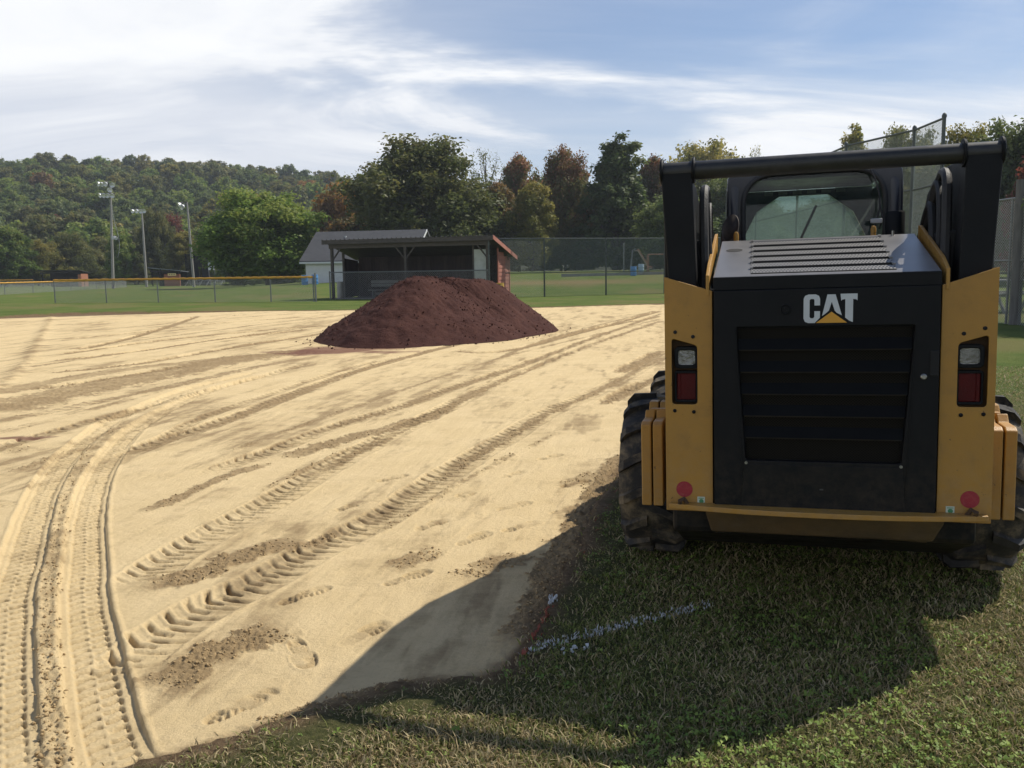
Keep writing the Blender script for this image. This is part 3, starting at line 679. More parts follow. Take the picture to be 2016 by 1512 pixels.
def build_grass():
    n = 760000
    # more blades close to the camera; all directions the picture can see, with a margin
    u = RNG.random(n); r0, r1 = 1.75, 15.0
    r = r0 * (r1 / r0) ** (u ** 1.12); a = np.radians(-40 + 84 * RNG.random(n))
    x, y = r * np.sin(a), r * np.cos(a)
    out = poly_sd(x, y) > -0.2; x, y, r = x[out], y[out], r[out]; n = len(x)
    sd = edge_sd(x, y)
    edge = sd + 0.03 * RNG.normal(0, 1, n)
    thin = np.clip((edge - 0.02) / 0.18, 0, 1) ** 0.6
    clump = 0.5 + 0.5 * fbm(x * 6, y * 6, 3, 301)
    keep = (RNG.random(n) < thin * (0.45 + 0.7 * clump)) & (edge > 0)
    x, y, r, sd, clump = x[keep], y[keep], r[keep], sd[keep], clump[keep]; n = len(x)
    hgt = (0.009 + 0.021 * RNG.random(n) ** 1.6) * (0.7 + 0.7 * clump) * np.where(RNG.random(n) < 0.03, 1.9, 1.0)
    wid = (0.0013 + 0.0011 * RNG.random(n)) * (1 + r * 0.15)
    th = RNG.random(n) * 2 * math.pi; lean = (0.25 + 1.15 * RNG.random(n)) * hgt
    lx, ly = np.cos(th) * lean, np.sin(th) * lean
    fa = RNG.random(n) * math.pi; wx, wy = np.cos(fa) * wid, np.sin(fa) * wid
    z0 = np.full(n, -0.004)
    V = np.zeros((n, 5, 3))
    V[:, 0] = np.stack([x - wx, y - wy, z0], 1); V[:, 1] = np.stack([x + wx, y + wy, z0], 1)
    V[:, 2] = np.stack([x - wx * .8 + lx * .35, y - wy * .8 + ly * .35, z0 + hgt * .62], 1); V[:, 3] = np.stack([x + wx * .8 + lx * .35, y + wy * .8 + ly * .35, z0 + hgt * .62], 1)
    V[:, 4] = np.stack([x + lx, y + ly, z0 + hgt * (0.75 + 0.3 * RNG.random(n))], 1)
    patch = fbm(x * 0.9, y * 0.9, 3, 310)
    # the strip in front of the dirt is drier
    dryz = sstep(0.5, -0.4, x) * sstep(3.6, 2.8, y)
    dry = RNG.random(n) < np.clip(0.24 + 0.40 * patch + 0.42 * dryz + 0.34 * sstep(0.9, 2.2, x) + 0.25 * sstep(0.15, 0.03, sd), 0.05, 0.85)
    g = np.array([0.125, 0.165, 0.038]); g2 = np.array([0.290, 0.305, 0.092]); d1 = np.array([0.58, 0.49, 0.28]); d2 = np.array([0.34, 0.25, 0.13])
    k = RNG.random((n, 1)); colr = g + (g2 - g) * k; dc = d1 + (d2 - d1) * RNG.random((n, 1))
    colr = np.where(dry[:, None], dc, colr) * (0.70 + 0.5 * RNG.random((n, 1)))
    dl, tl = seg_dist(x, y, LINE_A, LINE_B)
    onl = (dl + 0.014 * RNG.normal(0, 1, n) < 0.020 * (1 - 0.25 * tl)) & (RNG.random(n) < 0.22 + 0.35 * vnoise(x * 14, y * 14, 333))
    colr[onl] = np.array([0.66, 0.67, 0.68]) * (0.6 + 0.4 * RNG.random((onl.sum(), 1)))
    dr = np.minimum(seg_dist(x, y, RED_A, RED_B)[0], seg_dist(x, y, RED_C, RED_D)[0])
    onr = (dr + 0.010 * RNG.normal(0, 1, n) < 0.016) & (RNG.random(n) < 0.5)
    colr[onr] = np.array([0.42, 0.09, 0.05]) * (0.6 + 0.4 * RNG.random((onr.sum(), 1)))
    C = np.repeat(colr[:, None], 5, 1).reshape(-1, 3)
    i = 5 * np.arange(n)
    Q = np.stack([i, i + 1, i + 3, i + 2], 1); T = np.stack([i + 2, i + 3, i + 4, i + 4], 1)
    tri = np.concatenate([Q[:, [0, 1, 2]], Q[:, [0, 2, 3]], T[:, :3]])
    m = bpy.data.materials.new('grass_blade'); m.use_nodes = True
    N = m.node_tree.nodes; L = m.node_tree.links; b = N['Principled BSDF']; b.inputs['Roughness'].default_value = 0.6; b.inputs['Specular IOR Level'].default_value = 0.3
    at = N.new('ShaderNodeAttribute'); at.attribute_name = 'col'; L.new(at.outputs['Color'], b.inputs['Base Color'])
    t = N.new('ShaderNodeBsdfTranslucent'); L.new(at.outputs['Color'], t.inputs[0]); ms = N.new('ShaderNodeMixShader'); ms.inputs[0].default_value = 0.28
    L.new(b.outputs[0], ms.inputs[1]); L.new(t.outputs[0], ms.inputs[2]); L.new(ms.outputs[0], N['Material Output'].inputs[0])
    o = np_mesh('grass', V.reshape(-1, 3), tri, m, smooth=False, attrs={'col': C})
    tag(o, 'short mown grass around the loader and along the infield edge', 'grass', None, 'stuff')
    # clover
    n = 16000
    r = 1.75 * (7.5 / 1.75) ** RNG.random(n); a = np.radians(-30 + 72 * RNG.random(n)); x, y = r * np.sin(a), r * np.cos(a)
    sd = edge_sd(x, y); p = fbm(x * 1.6, y * 1.6, 3, 320)
    keep = (sd > 0.06) & (RNG.random(n) > 0.9 * sstep(0.5, -0.1, x) * sstep(3.4, 2.9, y)) & (p + 0.45 * sstep(-0.2, 1.2, x) + 0.5 * RNG.normal(0, .3, n) > 0.37)
    x, y = x[keep], y[keep]; n = len(x)
    hz = 0.012 + 0.022 * RNG.random(n); sz = 0.006 + 0.006 * RNG.random(n); ph = RNG.random(n) * 6.28
    VV = []; 
    for k in range(3):
        an = ph + k * 2.094
        for (f, w, dz) in ((0.1, 0, 0), (0.9, 0.55, 0.25), (1.55, 0.0, 0.05), (0.9, -0.55, 0.25)):
            VV.append(np.stack([x + sz * (np.cos(an) * f - np.sin(an) * w), y + sz * (np.sin(an) * f + np.cos(an) * w), hz + sz * dz + sz * 0.4 * RNG.normal(0, 1, n) * (f > .5)], 1))
    V = np.stack(VV, 1).reshape(-1, 3); i = 12 * np.arange(n)
    Q = np.concatenate([np.stack([i + 4 * k, i + 4 * k + 1, i + 4 * k + 2, i + 4 * k + 3], 1) for k in range(3)])
    cc = np.array([0.14, 0.225, 0.045]) + RNG.random((n, 1)) * np.array([0.13, 0.12, 0.03])
    o = np_mesh('clover', V, Q, m, smooth=False, attrs={'col': np.repeat(cc, 12, 0)})
    tag(o, 'patches of small green clover leaves among the grass', 'clover', None, 'stuff')
build_grass()

# ---- painted marks on the turf
def flakes(name, spots, mat, label, cat):
    mb = MB()
    for (px, py, s) in spots:
        c = ground_at(px, py); k = 7
        top = []
        for j in range(k):
            a = 6.283 * j / k + random.uniform(-.4, .4); q = s * random.uniform(.3, 1.25)
            top.append((c[0] + q * math.cos(a), c[1] + q * math.sin(a), 0.013 + random.uniform(-.005, .007)))
        mb.prism(top, (0, 0, -0.008))
    o = mb.build(name, mat); tag(o, label, cat); return o
paint_w = material('line_paint', (0.74, 0.76, 0.78), (0.55, 0.57, 0.57), 0.85, scale=60, bump=0.5, bscale=90)
paint_r = material('red_paint', (0.36, 0.085, 0.055), (0.22, 0.08, 0.05), 0.85, scale=60, bump=0.5, bscale=90)
sp = [(1108, 1283, .010), (1130, 1279, .016), (1127, 1286, .010), (1157, 1276, .010), (1150, 1281, .006), (1044, 1283, .007), (1062, 1284, .005), (1110, 1292, .007)]
sp += [(1034 + 364 * t + random.uniform(-6, 6), 1284 - 92 * t + random.uniform(-7, 7), random.uniform(.0015, .0042)) for t in [random.random() ** 0.8 for _ in range(170)]]
flakes('chalk_line', sp, paint_w, 'broken white chalk line painted on the shaded grass behind the loader', 'chalk line').__setitem__('kind', 'stuff')
sp = [(1090, 1183, .012), (1082, 1190, .009), (1096, 1178, .007)] + [(1089 + random.uniform(-9, 9), 1184 + random.uniform(-9, 9), random.uniform(.002, .004)) for _ in range(20)]
flakes('chalk_mark', sp, paint_w, 'small white chalk smear at the dirt edge above the red paint', 'chalk mark').__setitem__('kind', 'stuff')
sp = [(1032, 1290, .014), (1036, 1284, .010)] + [(1050 + 30 * t + random.uniform(-4, 4), 1258 - 58 * t, random.uniform(.005, .010)) for t in np.linspace(0, 1, 16)]
flakes('red_paint_stripe', sp, paint_r, 'short red paint stripe along the shaded turf edge', 'paint mark').__setitem__('kind', 'stuff')

# ================================================================== SKID STEER LOADER
CATY = (0.45, 0.235, 0.038)
M_YEL = material('machine_yellow', CATY, (0.40, 0.208, 0.036), 0.42, scale=5, dirt=(0.20, 0.145, 0.085), dirt_amt=0.35, dirt_scale=9, rough2=0.9, bump=0.15, bscale=220, low_dust=0.45, chips=0.75)
M_BLK = material('machine_black', (0.0045, 0.0055, 0.0072), (0.008, 0.009, 0.0105), 0.50, scale=6, spec=0.20, low_dust=0.10, dirt=(0.034, 0.031, 0.027), dirt_amt=0.30, dirt_scale=4, rough2=0.8, bump=0.05, bscale=150)
M_HOOD = material('hood_black', (0.150, 0.147, 0.150), (0.200, 0.193, 0.190), 0.34, scale=5, spec=0.7, dirt=(0.10, 0.097, 0.098), dirt_amt=0.6, dirt_scale=4, rough2=0.28, bump=0.04, bscale=120)
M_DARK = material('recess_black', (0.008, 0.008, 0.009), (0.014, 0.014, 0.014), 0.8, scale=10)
M_RUB = material('tyre_rubber', (0.020, 0.020, 0.021), (0.032, 0.030, 0.028), 0.75, scale=9, dirt=(0.33, 0.26, 0.16), dirt_amt=0.75, dirt_scale=7, rough2=0.95, bump=0.3, bscale=60)
M_HOSE = material('hose_rubber', (0.020, 0.020, 0.021), (0.045, 0.042, 0.038), 0.6, scale=12, bump=0.2, bscale=120)
M_STEEL = material('bare_steel', (0.42, 0.42, 0.41), (0.30, 0.30, 0.29), 0.35, 0.9, scale=20)
M_WHT = material('decal_white', (0.62, 0.66, 0.68), (0.56, 0.60, 0.62), 0.45, scale=12)
M_DYEL = material('decal_yellow', (0.72, 0.36, 0.035), (0.66, 0.33, 0.035), 0.45, scale=12)
M_REDL = material('tail_lens_red', (0.105, 0.004, 0.004), (0.070, 0.004, 0.005), 0.30, scale=14, bump=0.25, bscale=200, spec=0.2)
M_DOT = material('red_sticker', (0.36, 0.020, 0.034), (0.30, 0.022, 0.036), 0.55, scale=40, dirt=(0.40, 0.12, 0.10), dirt_amt=0.5, dirt_scale=60)
M_STK = material('pale_sticker', (0.52, 0.60, 0.46), (0.62, 0.66, 0.58), 0.5, scale=60)
M_GRN = material('sticker_green', (0.05, 0.22, 0.09), (0.08, 0.26, 0.12), 0.5, scale=60)
M_BELLY = material('belly_yellow', (0.13, 0.080, 0.030), (0.07, 0.050, 0.028), 0.8, scale=6, dirt=(0.14, 0.10, 0.06), dirt_amt=0.7, dirt_scale=8, bump=0.3, bscale=40)

def mesh_material(name, base, hole, scale, rough=0.55, spec=0.5):
    """perforated sheet: a fine grid of round holes"""
    m = bpy.data.materials.new(name); m.use_nodes = True
    N = m.node_tree.nodes; L = m.node_tree.links; b = N['Principled BSDF']; b.inputs['Roughness'].default_value = rough; b.inputs['Specular IOR Level'].default_value = spec
    tc = N.new('ShaderNodeTexCoord'); v = N.new('ShaderNodeTexVoronoi'); v.voronoi_dimensions = '3D'
    v.inputs['Scale'].default_value = scale; v.inputs['Randomness'].default_value = 0.0
    mp = N.new('ShaderNodeMapping'); L.new(tc.outputs['Object'], mp.inputs[0]); mp.inputs['Scale'].default_value = (1, 0.001, 1.15); mp.inputs['Rotation'].default_value = (0, 0.785, 0)
    L.new(mp.outputs[0], v.inputs['Vector'])
    r = N.new('ShaderNodeMapRange'); L.new(v.outputs['Distance'], r.inputs[0]); r.inputs[1].default_value = 0.30; r.inputs[2].default_value = 0.42
    mx = N.new('ShaderNodeMix'); mx.data_type = 'RGBA'; L.new(r.outputs[0], mx.inputs[0]); mx.inputs[6].default_value = (*hole, 1); mx.inputs[7].default_value = (*base, 1)
    L.new(mx.outputs[2], b.inputs['Base Color'])
    return m
M_PERF = mesh_material('perforated_sheet', (0.015, 0.013, 0.0095), (0.003, 0.003, 0.003), 120, 0.7, 0.10)

def glass_material(name, tint, dust, amount):
    m = bpy.data.materials.new(name); m.use_nodes = True
    N = m.node_tree.nodes; L = m.node_tree.links; out = N['Material Output']; b = N['Principled BSDF']
    b.inputs['Base Color'].default_value = (*dust, 1); b.inputs['Roughness'].default_value = 0.9
    tr = N.new('ShaderNodeBsdfTransparent'); tr.inputs[0].default_value = (*tint, 1)
    gl = N.new('ShaderNodeBsdfGlossy'); gl.inputs['Roughness'].default_value = 0.04
    fr = N.new('ShaderNodeFresnel'); fr.inputs[0].default_value = 1.5
    m1 = N.new('ShaderNodeMixShader'); L.new(fr.outputs[0], m1.inputs[0]); L.new(tr.outputs[0], m1.inputs[1]); L.new(gl.outputs[0], m1.inputs[2])
    tl = N.new('ShaderNodeBsdfTranslucent'); tl.inputs[0].default_value = (*dust, 1); du = N.new('ShaderNodeMixShader'); du.inputs[0].default_value = 0.6; L.new(b.outputs[0], du.inputs[1]); L.new(tl.outputs[0], du.inputs[2])
    tc = N.new('ShaderNodeTexCoord'); nz = N.new('ShaderNodeTexNoise'); L.new(tc.outputs['Object'], nz.inputs['Vector']); nz.inputs['Scale'].default_value = 9; nz.inputs['Detail'].default_value = 9; nz.inputs['Roughness'].default_value = 0.72
    r = N.new('ShaderNodeMapRange'); L.new(nz.outputs['Fac'], r.inputs[0]); r.inputs[1].default_value = 0.35; r.inputs[2].default_value = 0.72; r.inputs[3].default_value = amount * 0.45; r.inputs[4].default_value = amount
    m2 = N.new('ShaderNodeMixShader'); L.new(r.outputs[0], m2.inputs[0]); L.new(m1.outputs[0], m2.inputs[1]); L.new(du.outputs[0], m2.inputs[2])
    L.new(m2.outputs[0], out.inputs[0])
    return m
M_GLASS = glass_material('dusty_cab_glass', (0.62, 0.78, 0.72), (0.22, 0.28, 0.26), 0.34)
M_GLASS2 = glass_material('front_cab_glass', (0.78, 0.88, 0.84), (0.40, 0.47, 0.43), 0.42)

def rounded(poly, r, k=4):
    out = []
    n = len(poly)
    for i in range(n):
        p0, p, p1 = Vector(poly[i - 1]), Vector(poly[i]), Vector(poly[(i + 1) % n])
        a = (p0 - p).normalized(); b = (p1 - p).normalized()
        rr = min(r, (p0 - p).length * .45, (p1 - p).length * .45)
        A, B = p + a * rr, p + b * rr
        for j in range(k + 1):
            t = j / k
            out.append(tuple((A * (1 - t) + p * t) * (1 - t) + (p * (1 - t) + B * t) * t))
    return out

def loader():
    R = thing('skid_steer_loader', 'yellow and black skid steer loader parked on the grass, seen from behind', 'loader', (1.223, 3.355, 0.0))
    R.rotation_mode = 'XYZ'
    yaw, roll = 0.284, 0.019
    R.rotation_euler = (0, -roll, -yaw)
    xz = lambda pts, y: [(p[0], y, p[1]) for p in pts]
    # chassis between the wheels
    MB().prism([(-.60, .20, .38), (-.60, .62, .21), (-.60, 2.50, .20), (-.60, 2.50, .92), (-.60, .20, 1.07)], (1.20, 0, 0)).build('chassis', M_BLK, R, bevel=.02)
    MB().box((0, .33, .98), (.90, .56, .88)).build('engine_bay', M_DARK, R)
    MB().prism([(-.43, .02, .525), (.43, .02, .525), (.40, .10, .41), (.36, .35, .36), (-.36, .35, .36), (-.41, .10, .41)], (0, .002, .01)).build('belly_pan_rim', M_BELLY, R)
    mb = MB(); mb.add([(-.45, -.02, .53), (.45, -.02, .53), (.42, .06, .425), (-.43, .06, .425), (.37, .45, .36), (-.37, .45, .36), (.37, .45, .53), (-.37, .45, .53)],
                      [(0, 1, 2, 3), (3, 2, 4, 5), (1, 6, 4, 2), (0, 3, 5, 7), (0, 7, 6, 1), (5, 4, 6, 7)])
    mb.build('belly_pan', M_BELLY, R, bevel=.012)
    # the two tall yellow rear panels with their lamp recesses
    for s in (-1, 1):
        q = lambda pts: [(s * x, z) for x, z in pts] if s > 0 else [(s * x, z) for x, z in pts][::-1]
        outer = q([(.416, .525), (.604, .525), (.604, 1.484), (.416, 1.424)])
        hole = q([(.475, .968), (.577, .968), (.577, 1.237), (.475, 1.207)])
        panel = MB().ring(outer, rounded(hole, .016), 0, .010).build('rear_panel', M_YEL, R, bevel=.002)
        MB().add([(s * .600, .010, .525), (s * .604, .010, .525), (s * .604, .36, .525), (s * .600, .36, .525), (s * .592, .010, 1.482), (s * .604, .010, 1.482), (s * .604, .36, 1.47), (s * .592, .36, 1.47)],
                 [(0, 1, 2, 3), (4, 7, 6, 5), (0, 4, 5, 1), (1, 5, 6, 2), (2, 6, 7, 3), (3, 7, 4, 0)]).build('side_plate', M_YEL, R)
        MB().box((s * .526, .062, 1.10), (.125, .004, .31)).build('lamp_recess', material('recess_shade_yellow', (0.13, 0.068, 0.020), (0.07, 0.038, 0.014), 0.7, scale=9), R)  # shade inside the recess put into a darkened yellow
        # work lamp: rounded square black housing, chrome bowl, bulb, glass
        cx, cz = s * .519, 1.157
        rr = lambda w, h, r: rounded([(cx - w, cz - h), (cx + w, cz - h), (cx + w, cz + h), (cx - w, cz + h)], r)
        lamp = MB().ring(rr(.049, .044, .020), rr(.034, .030, .014), .016, .06).build('work_lamp', M_BLK, R, bevel=.003)
        MB().lathe([(.001, .052), (.016, .048), (.030, .034), (.042, .024)], 20, 'Y', (cx, 0, cz)).build('reflector', material('lamp_chrome', (0.62, 0.62, 0.60), (0.25, 0.25, 0.25), 0.10, 1.0, scale=10, bump=0.5, bscale=45), lamp, smooth=True)
        MB().lathe([(.0005, .026), (.009, .030), (.011, .046)], 14, 'Y', (cx, 0, cz)).build('bulb', material('bulb_glass', (0.75, 0.75, 0.72), None, 0.1, 0.3), lamp, smooth=True)
        MB().prism(xz(rr(.0335, .0295, .014), .021), (0, .002, 0)).build('lens', glass_material('lamp_glass', (0.95, 0.95, 0.95), (0.6, 0.6, 0.55), 0.01) if s < 0 else bpy.data.materials['lamp_glass'], lamp)
        # tail lamp
        cx, cz = s * .522, 1.040
        tail = MB().ring(rounded([(cx - .046, cz - .066), (cx + .046, cz - .066), (cx + .046, cz + .062), (cx - .046, cz + .062)], .010), rounded([(cx - .038, cz - .056), (cx + .038, cz - .056), (cx + .038, cz + .052), (cx - .038, cz + .052)], .006), .022, .06).build('tail_lamp', M_BLK, R, bevel=.002)
        MB().box((cx, .036, cz - .002), (.078, .012, .110)).build('red_lens', M_REDL, tail, bevel=.004)
        MB().box((cx + s * .028, .0275, cz - .002), (.010, .006, .104)).build('lens_rib', M_REDL, tail)
        for (bx, bz) in ((.492, 1.243), (.562, 1.262), (.490, .938), (.566, .942)):
            MB().lathe([(.0075, 0), (.0075, -.003), (.004, -.006)], 10, 'Y', (s * bx, 0, bz)).build('bolt', M_DARK if bz > 1 else M_BLK, panel, smooth=True)
        MB().lathe([(.033, 0), (.033, -.0012), (.0325, -.0016)], 32, 'Y', (s * .530, -.0002, .616)).build('red_reflector', M_DOT, panel)
        st = MB().box((s * .463, -.0010, .572), (.030, .0016, .030)).build('sticker', M_STK, panel)
        MB().lathe([(.009, 0), (.009, -.0006)], 14, 'Y', (s * .463 + .001, -.0019, .569)).build('sticker_mark', M_GRN, panel)
        MB().box((s * .463, -.0022, .581), (.022, .0006, .003)).build('sticker_mark', M_GRN, panel)
        # bolted-on counterweights beside the panel, in front of the tyre
        for k, (x0, x1) in enumerate(((.640, .683), (.690, .733))):
            c = MB().prism([(s * x0, y, z) for y, z in ((.20, .487), (.20, .845), (.225, .858), (.33, .858), (.36, .89), (.39, .858), (.46, .858), (.50, .905), (.56, .905), (.60, .88), (.60, .487))], (s * (x1 - x0), 0, 0))
            c.build('counterweight', M_YEL, R, bevel=.005)
        MB().box((s * .680, .41, .873), (.07, .03, .03)).build('counterweight_pin', M_YEL, R, bevel=.004)
        # upright plates of the rear tower and the lift arm running forward
        tw = MB().add([(s * a, y, z) for (a, y, z) in ((.475, .06, 1.36), (.588, .06, 1.36), (.588, .20, 1.30), (.475, .20, 1.30), (.497, .065, 1.905), (.620, .065, 1.905), (.620, .165, 1.93), (.497, .165, 1.93))],
                      [(0, 1, 2, 3), (4, 7, 6, 5), (0, 4, 5, 1), (1, 5, 6, 2), (2, 6, 7, 3), (3, 7, 4, 0)])
        tw.build('rear_tower', M_BLK, R, bevel=.006)
        arm = [(.14, 1.935), (.95, 1.925), (1.22, 1.85), (1.55, 1.55), (2.15, 1.18), (2.52, .45), (2.42, .32), (2.28, .45), (1.98, 1.02), (1.40, 1.30), (.95, 1.42), (.14, 1.45)]  # lower edge dropped so the arm blocks sun through the gap
        MB().prism([(s * .548, y, z) for y, z in arm], (s * .070, 0, 0)).build('lift_arm', M_BLK, R, bevel=.012)
        MB().box((s * .500, .50, 1.50), (.094, .62, .26)).build('sun_blocker', M_DARK, R, bevel=.01)  # added box, keeps stray sun from passing between tower and hood
        MB().cyl((s * .575, .55, 1.05), (s * .575, 1.55, 1.42), .032, 14).build('lift_cylinder', M_BLK, R, smooth=True)
        MB().prism([(s * .440, y, z) for y, z in ((-.004, 1.405), (-.004, 1.485), (.10, 1.530), (.62, 1.668), (.66, 1.672), (.66, 1.60), (.10, 1.44))], (-s * .013, 0, 0)).build('hood_side_plate', M_YEL, R, bevel=.002)
        # wheels
        for y in (1.13, 2.24):
            W = MB(); x0 = s * .635
            prof = [(.20, 0), (.235, -.004), (.30, -.018), (.365, -.012), (.392, .020), (.400, .06), (.402, .14), (.400, .22), (.392, .262), (.365, .294), (.30, .302), (.235, .288), (.20, .280)]
            W.lathe([(r_, s * h_) for r_, h_ in prof], 40, 'X', (x0, y, .428))
            wheel = W.build('wheel', M_RUB, R, smooth=True)
            T = MB(); nl = 15
            for side in (0, 1):
                for k in range(nl):
                    a0 = 2 * math.pi * (k + .5 * side) / nl
                    seq = [(.150, .0), (.205, .055), (.262, .13), (.292, .17)] if side else [(.130, .0), (.075, .055), (.018, .13), (-.012, .17)]
                    vs = []
                    for (h_, da) in seq:
                        edge = h_ > .27 or h_ < .01
                        for w_ in (-.052, .052):
                            for r_ in (.385, .428 if not edge else .395):
                                a = a0 + da + w_ + (.012 if r_ < .39 and w_ > 0 else 0) - (.012 if r_ < .39 and w_ < 0 else 0)
                                rr_ = r_ if not (edge and r_ < .39) else .335
                                vs.append((x0 + s * h_, y + rr_ * math.cos(a), .428 + rr_ * math.sin(a)))
                    fs = []
                    for i in range(3):
                        b = i * 4
                        fs += [(b + 1, b + 3, b + 7, b + 5), (b, b + 1, b + 5, b + 4), (b + 3, b + 2, b + 6, b + 7), (b, b + 4, b + 6, b + 2)]
                    fs += [(0, 2, 3, 1), (12, 13, 15, 14)]
                    T.add(vs, fs)
            T.build('tread_lugs', M_RUB, wheel)
            MB().lathe([(.02, s * .30), (.06, s * .30), (.09, s * .255), (.17, s * .25), (.195, s * .283), (.212, s * .285), (.212, s * .02), (.06, s * .03)], 28, 'X', (x0, y, .428)).build('rim', M_YEL, wheel, smooth=True)
        MB().cyl((s * .40, 1.13, .428), (s * .66, 1.13, .428), .09, 16).build('axle', M_BLK, R, smooth=True)
        MB().cyl((s * .40, 2.24, .428), (s * .66, 2.24, .428), .09, 16).build('axle', M_BLK, R, smooth=True)
        # tie-down lumps on the bumper ends
        MB().tube([(s * .545, -.03, .556), (s * .545, -.045, .578), (s * .530, -.030, .584), (s * .515, -.02, .556)], .009, 8).build('tie_down_hook', material('rusty_steel', (0.13, 0.075, 0.04), (0.07, 0.045, 0.03), 0.8, 0.3, scale=30), R, smooth=True)
    # cross tube with its end flanges
    tube = MB().cyl((-.612, .10, 1.906), (.612, .10, 1.906), .037, 28).build('cross_tube', material('tube_black', (0.016, 0.017, 0.019), (0.030, 0.030, 0.029), 0.42, scale=9, dirt=(0.11, 0.10, 0.09), dirt_amt=0.35, dirt_scale=7, rough2=0.8), R, smooth=True)
    for x in (-.618, -.492, .492, .618):
        MB().lathe([(.049, x - .006), (.052, x - .003), (.052, x + .003), (.049, x + .006)], 24, 'X', (0, .10, 1.907)).build('tube_flange', M_BLK, tube, smooth=True)
    # rear bumper, bowed outwards
    P = []
    for i in range(21):
        u = -1 + i / 10; P.append((.588 * u, -.035 - .060 * (1 - abs(u) ** 2.2), .542))
    P += [(.588, .0, .542), (-.588, .0, .542)]
    MB().prism(P, (0, 0, .021)).build('rear_bumper', M_YEL, R, bevel=.003)
    # ---- rear door
    YD = -.020
    gr = [(-.287, .748), (.287, .748), (.325, 1.280), (-.325, 1.280)]
    door = MB().ring([(-.409, .533), (.409, .533), (.409, 1.424), (-.409, 1.424)], rounded(gr, .012), YD, .01).build('rear_door', M_BLK, R, bevel=.003)
    MB().box((0, .020, 1.02), (.70, .006, .58)).build('grille_backing', M_DARK, door)
    n = 6
    for k in range(n):
        z1 = 1.272 - k * .0873; z0 = z1 - .0873; w = .287 + .038 * ((z0 + z1) / 2 - .748) / .532 - .004
        # perforated strip facing the camera, then a solid shade tilted outwards below it
        MB().add([(-w, .004, z1), (w, .004, z1), (w, .004, z1 - .040), (-w, .004, z1 - .040)], [(0, 1, 2, 3)]).build('grille_mesh', M_PERF, door)
        if k < n - 1:
            MB().add([(-w, .006, z1 - .036), (w, .006, z1 - .036), (w, -.014, z0 + .006), (-w, -.014, z0 + .006), (w, -.012, z0), (-w, -.012, z0), (w, .006, z0 + .002), (-w, .006, z0 + .002)],
                     [(0, 1, 2, 3), (3, 2, 4, 5), (5, 4, 6, 7), (0, 3, 5, 7), (1, 6, 4, 2)]).build('grille_louver', material('louver_black', (0.004, 0.0045, 0.006), (0.006, 0.007, 0.008), 0.7, scale=8, spec=0.12), door)
            MB().box((0, -.0145, z0 + .003), (2 * w - .01, .003, .0045)).build('louver_edge', material('worn_edge', (0.030, 0.023, 0.013), (0.012, 0.011, 0.009), 0.7, scale=18, spec=0.2), door)
        else:
            MB().add([(-w, .004, z1 - .040), (w, .004, z1 - .040), (w, .004, z0 + .004), (-w, .004, z0 + .004)], [(0, 1, 2, 3)]).build('grille_mesh', M_PERF, door)
    MB().prism(xz([(-.305, .548), (.305, .548), (.292, .735), (-.292, .735)], YD - .004), (0, .004, 0)).build('lower_panel', M_BLK, door, bevel=.002)
    for s in (-1, 1):
        MB().prism(xz([(s * .300, .560), (s * .300 + .004, .560), (s * .326 + .004, 1.285), (s * .326, 1.285)], YD - .003), (0, .003, 0)).build('door_seam_rib', M_BLK, door)
        MB().lathe([(.006, 0), (.006, -.005)], 8, 'Y', (s * .285, YD, .739)).build('bolt', M_STEEL, door)
    MB().box((0, YD - .002, .640), (.018, .004, .010)).build('door_emblem', material('dull_emblem', (0.05, 0.05, 0.05), (0.08, 0.08, 0.08), 0.5), door, bevel=.002)
    MB().lathe([(.011, 0), (.011, -.008), (.008, -.011)], 16, 'Y', (.356, YD, 1.085)).build('key_lock', M_STEEL, door, smooth=True)
    MB().box((.392, YD - .002, 1.135), (.030, .006, .095)).build('door_latch', M_DARK, door, bevel=.004)
    MB().lathe([(.021, 0), (.021, -.004), (.018, -.005), (.015, -.001), (.008, -.001), (.007, -.004), (.001, -.004)], 24, 'Y', (-.137, YD, 1.346)).build('round_plug', M_BLK, door, smooth=True)
    # the badge: three block letters over a triangle
    k0 = .193 / 265; X0, Z0, YL = -.072, 1.401, YD - .001
    P = lambda pts: [(X0 + a * k0, YL, Z0 - b * k0) for a, b in pts]
    th = (0, -.0014, 0)
    C_ = [(24, 0), (60, 0), (76, 8), (82, 24), (82, 58), (54, 58), (54, 30), (49, 24), (36, 24), (30, 30), (30, 118), (36, 125), (48, 125), (54, 118), (54, 88), (82, 88), (82, 122), (56, 150), (24, 150), (7, 143), (0, 126), (0, 22), (7, 7)]
    def mirror_ring(o):  return o
    MB().prism(P(C_), th).build('badge_letter', M_WHT, door)
    A1 = [(118, 2), (140, 2), (140, 40), (126, 86), (106, 104), (92, 114)]
    A2 = [(140, 2), (158, 2), (190, 112), (164, 98), (154, 86), (140, 40)]
    mb = MB(); mb.prism(P(A1), th); mb.prism(P(A2), th); mb.build('badge_letter', M_WHT, door)
    MB().prism(P([(182, 0), (265, 0), (265, 36), (259, 30), (244, 28), (244, 148), (226, 140), (206, 124), (206, 28), (192, 30), (186, 36)]), th).build('badge_letter', M_WHT, door)
    MB().prism(P([(139, 92), (216, 150), (62, 150)]), th).build('badge_triangle', M_DYEL, door)
    # ---- hood: sloping plate with a louvred grate
    def hf(x, y, z):                         # z = distance along the slope (0..1), y = thickness
        t = z; return (x * (1 - .03 * t), .60 * t - .002, 1.477 + .158 * t + y)
    hole = [(-.268, .055), (.262, .055), (.268, .955), (-.282, .955)]
    hood = MB().ring([(-.412, 0), (.412, 0), (.418, 1.0), (-.418, 1.0)], hole, 0, -.012, hf).build('hood', M_HOOD, R, bevel=.003)
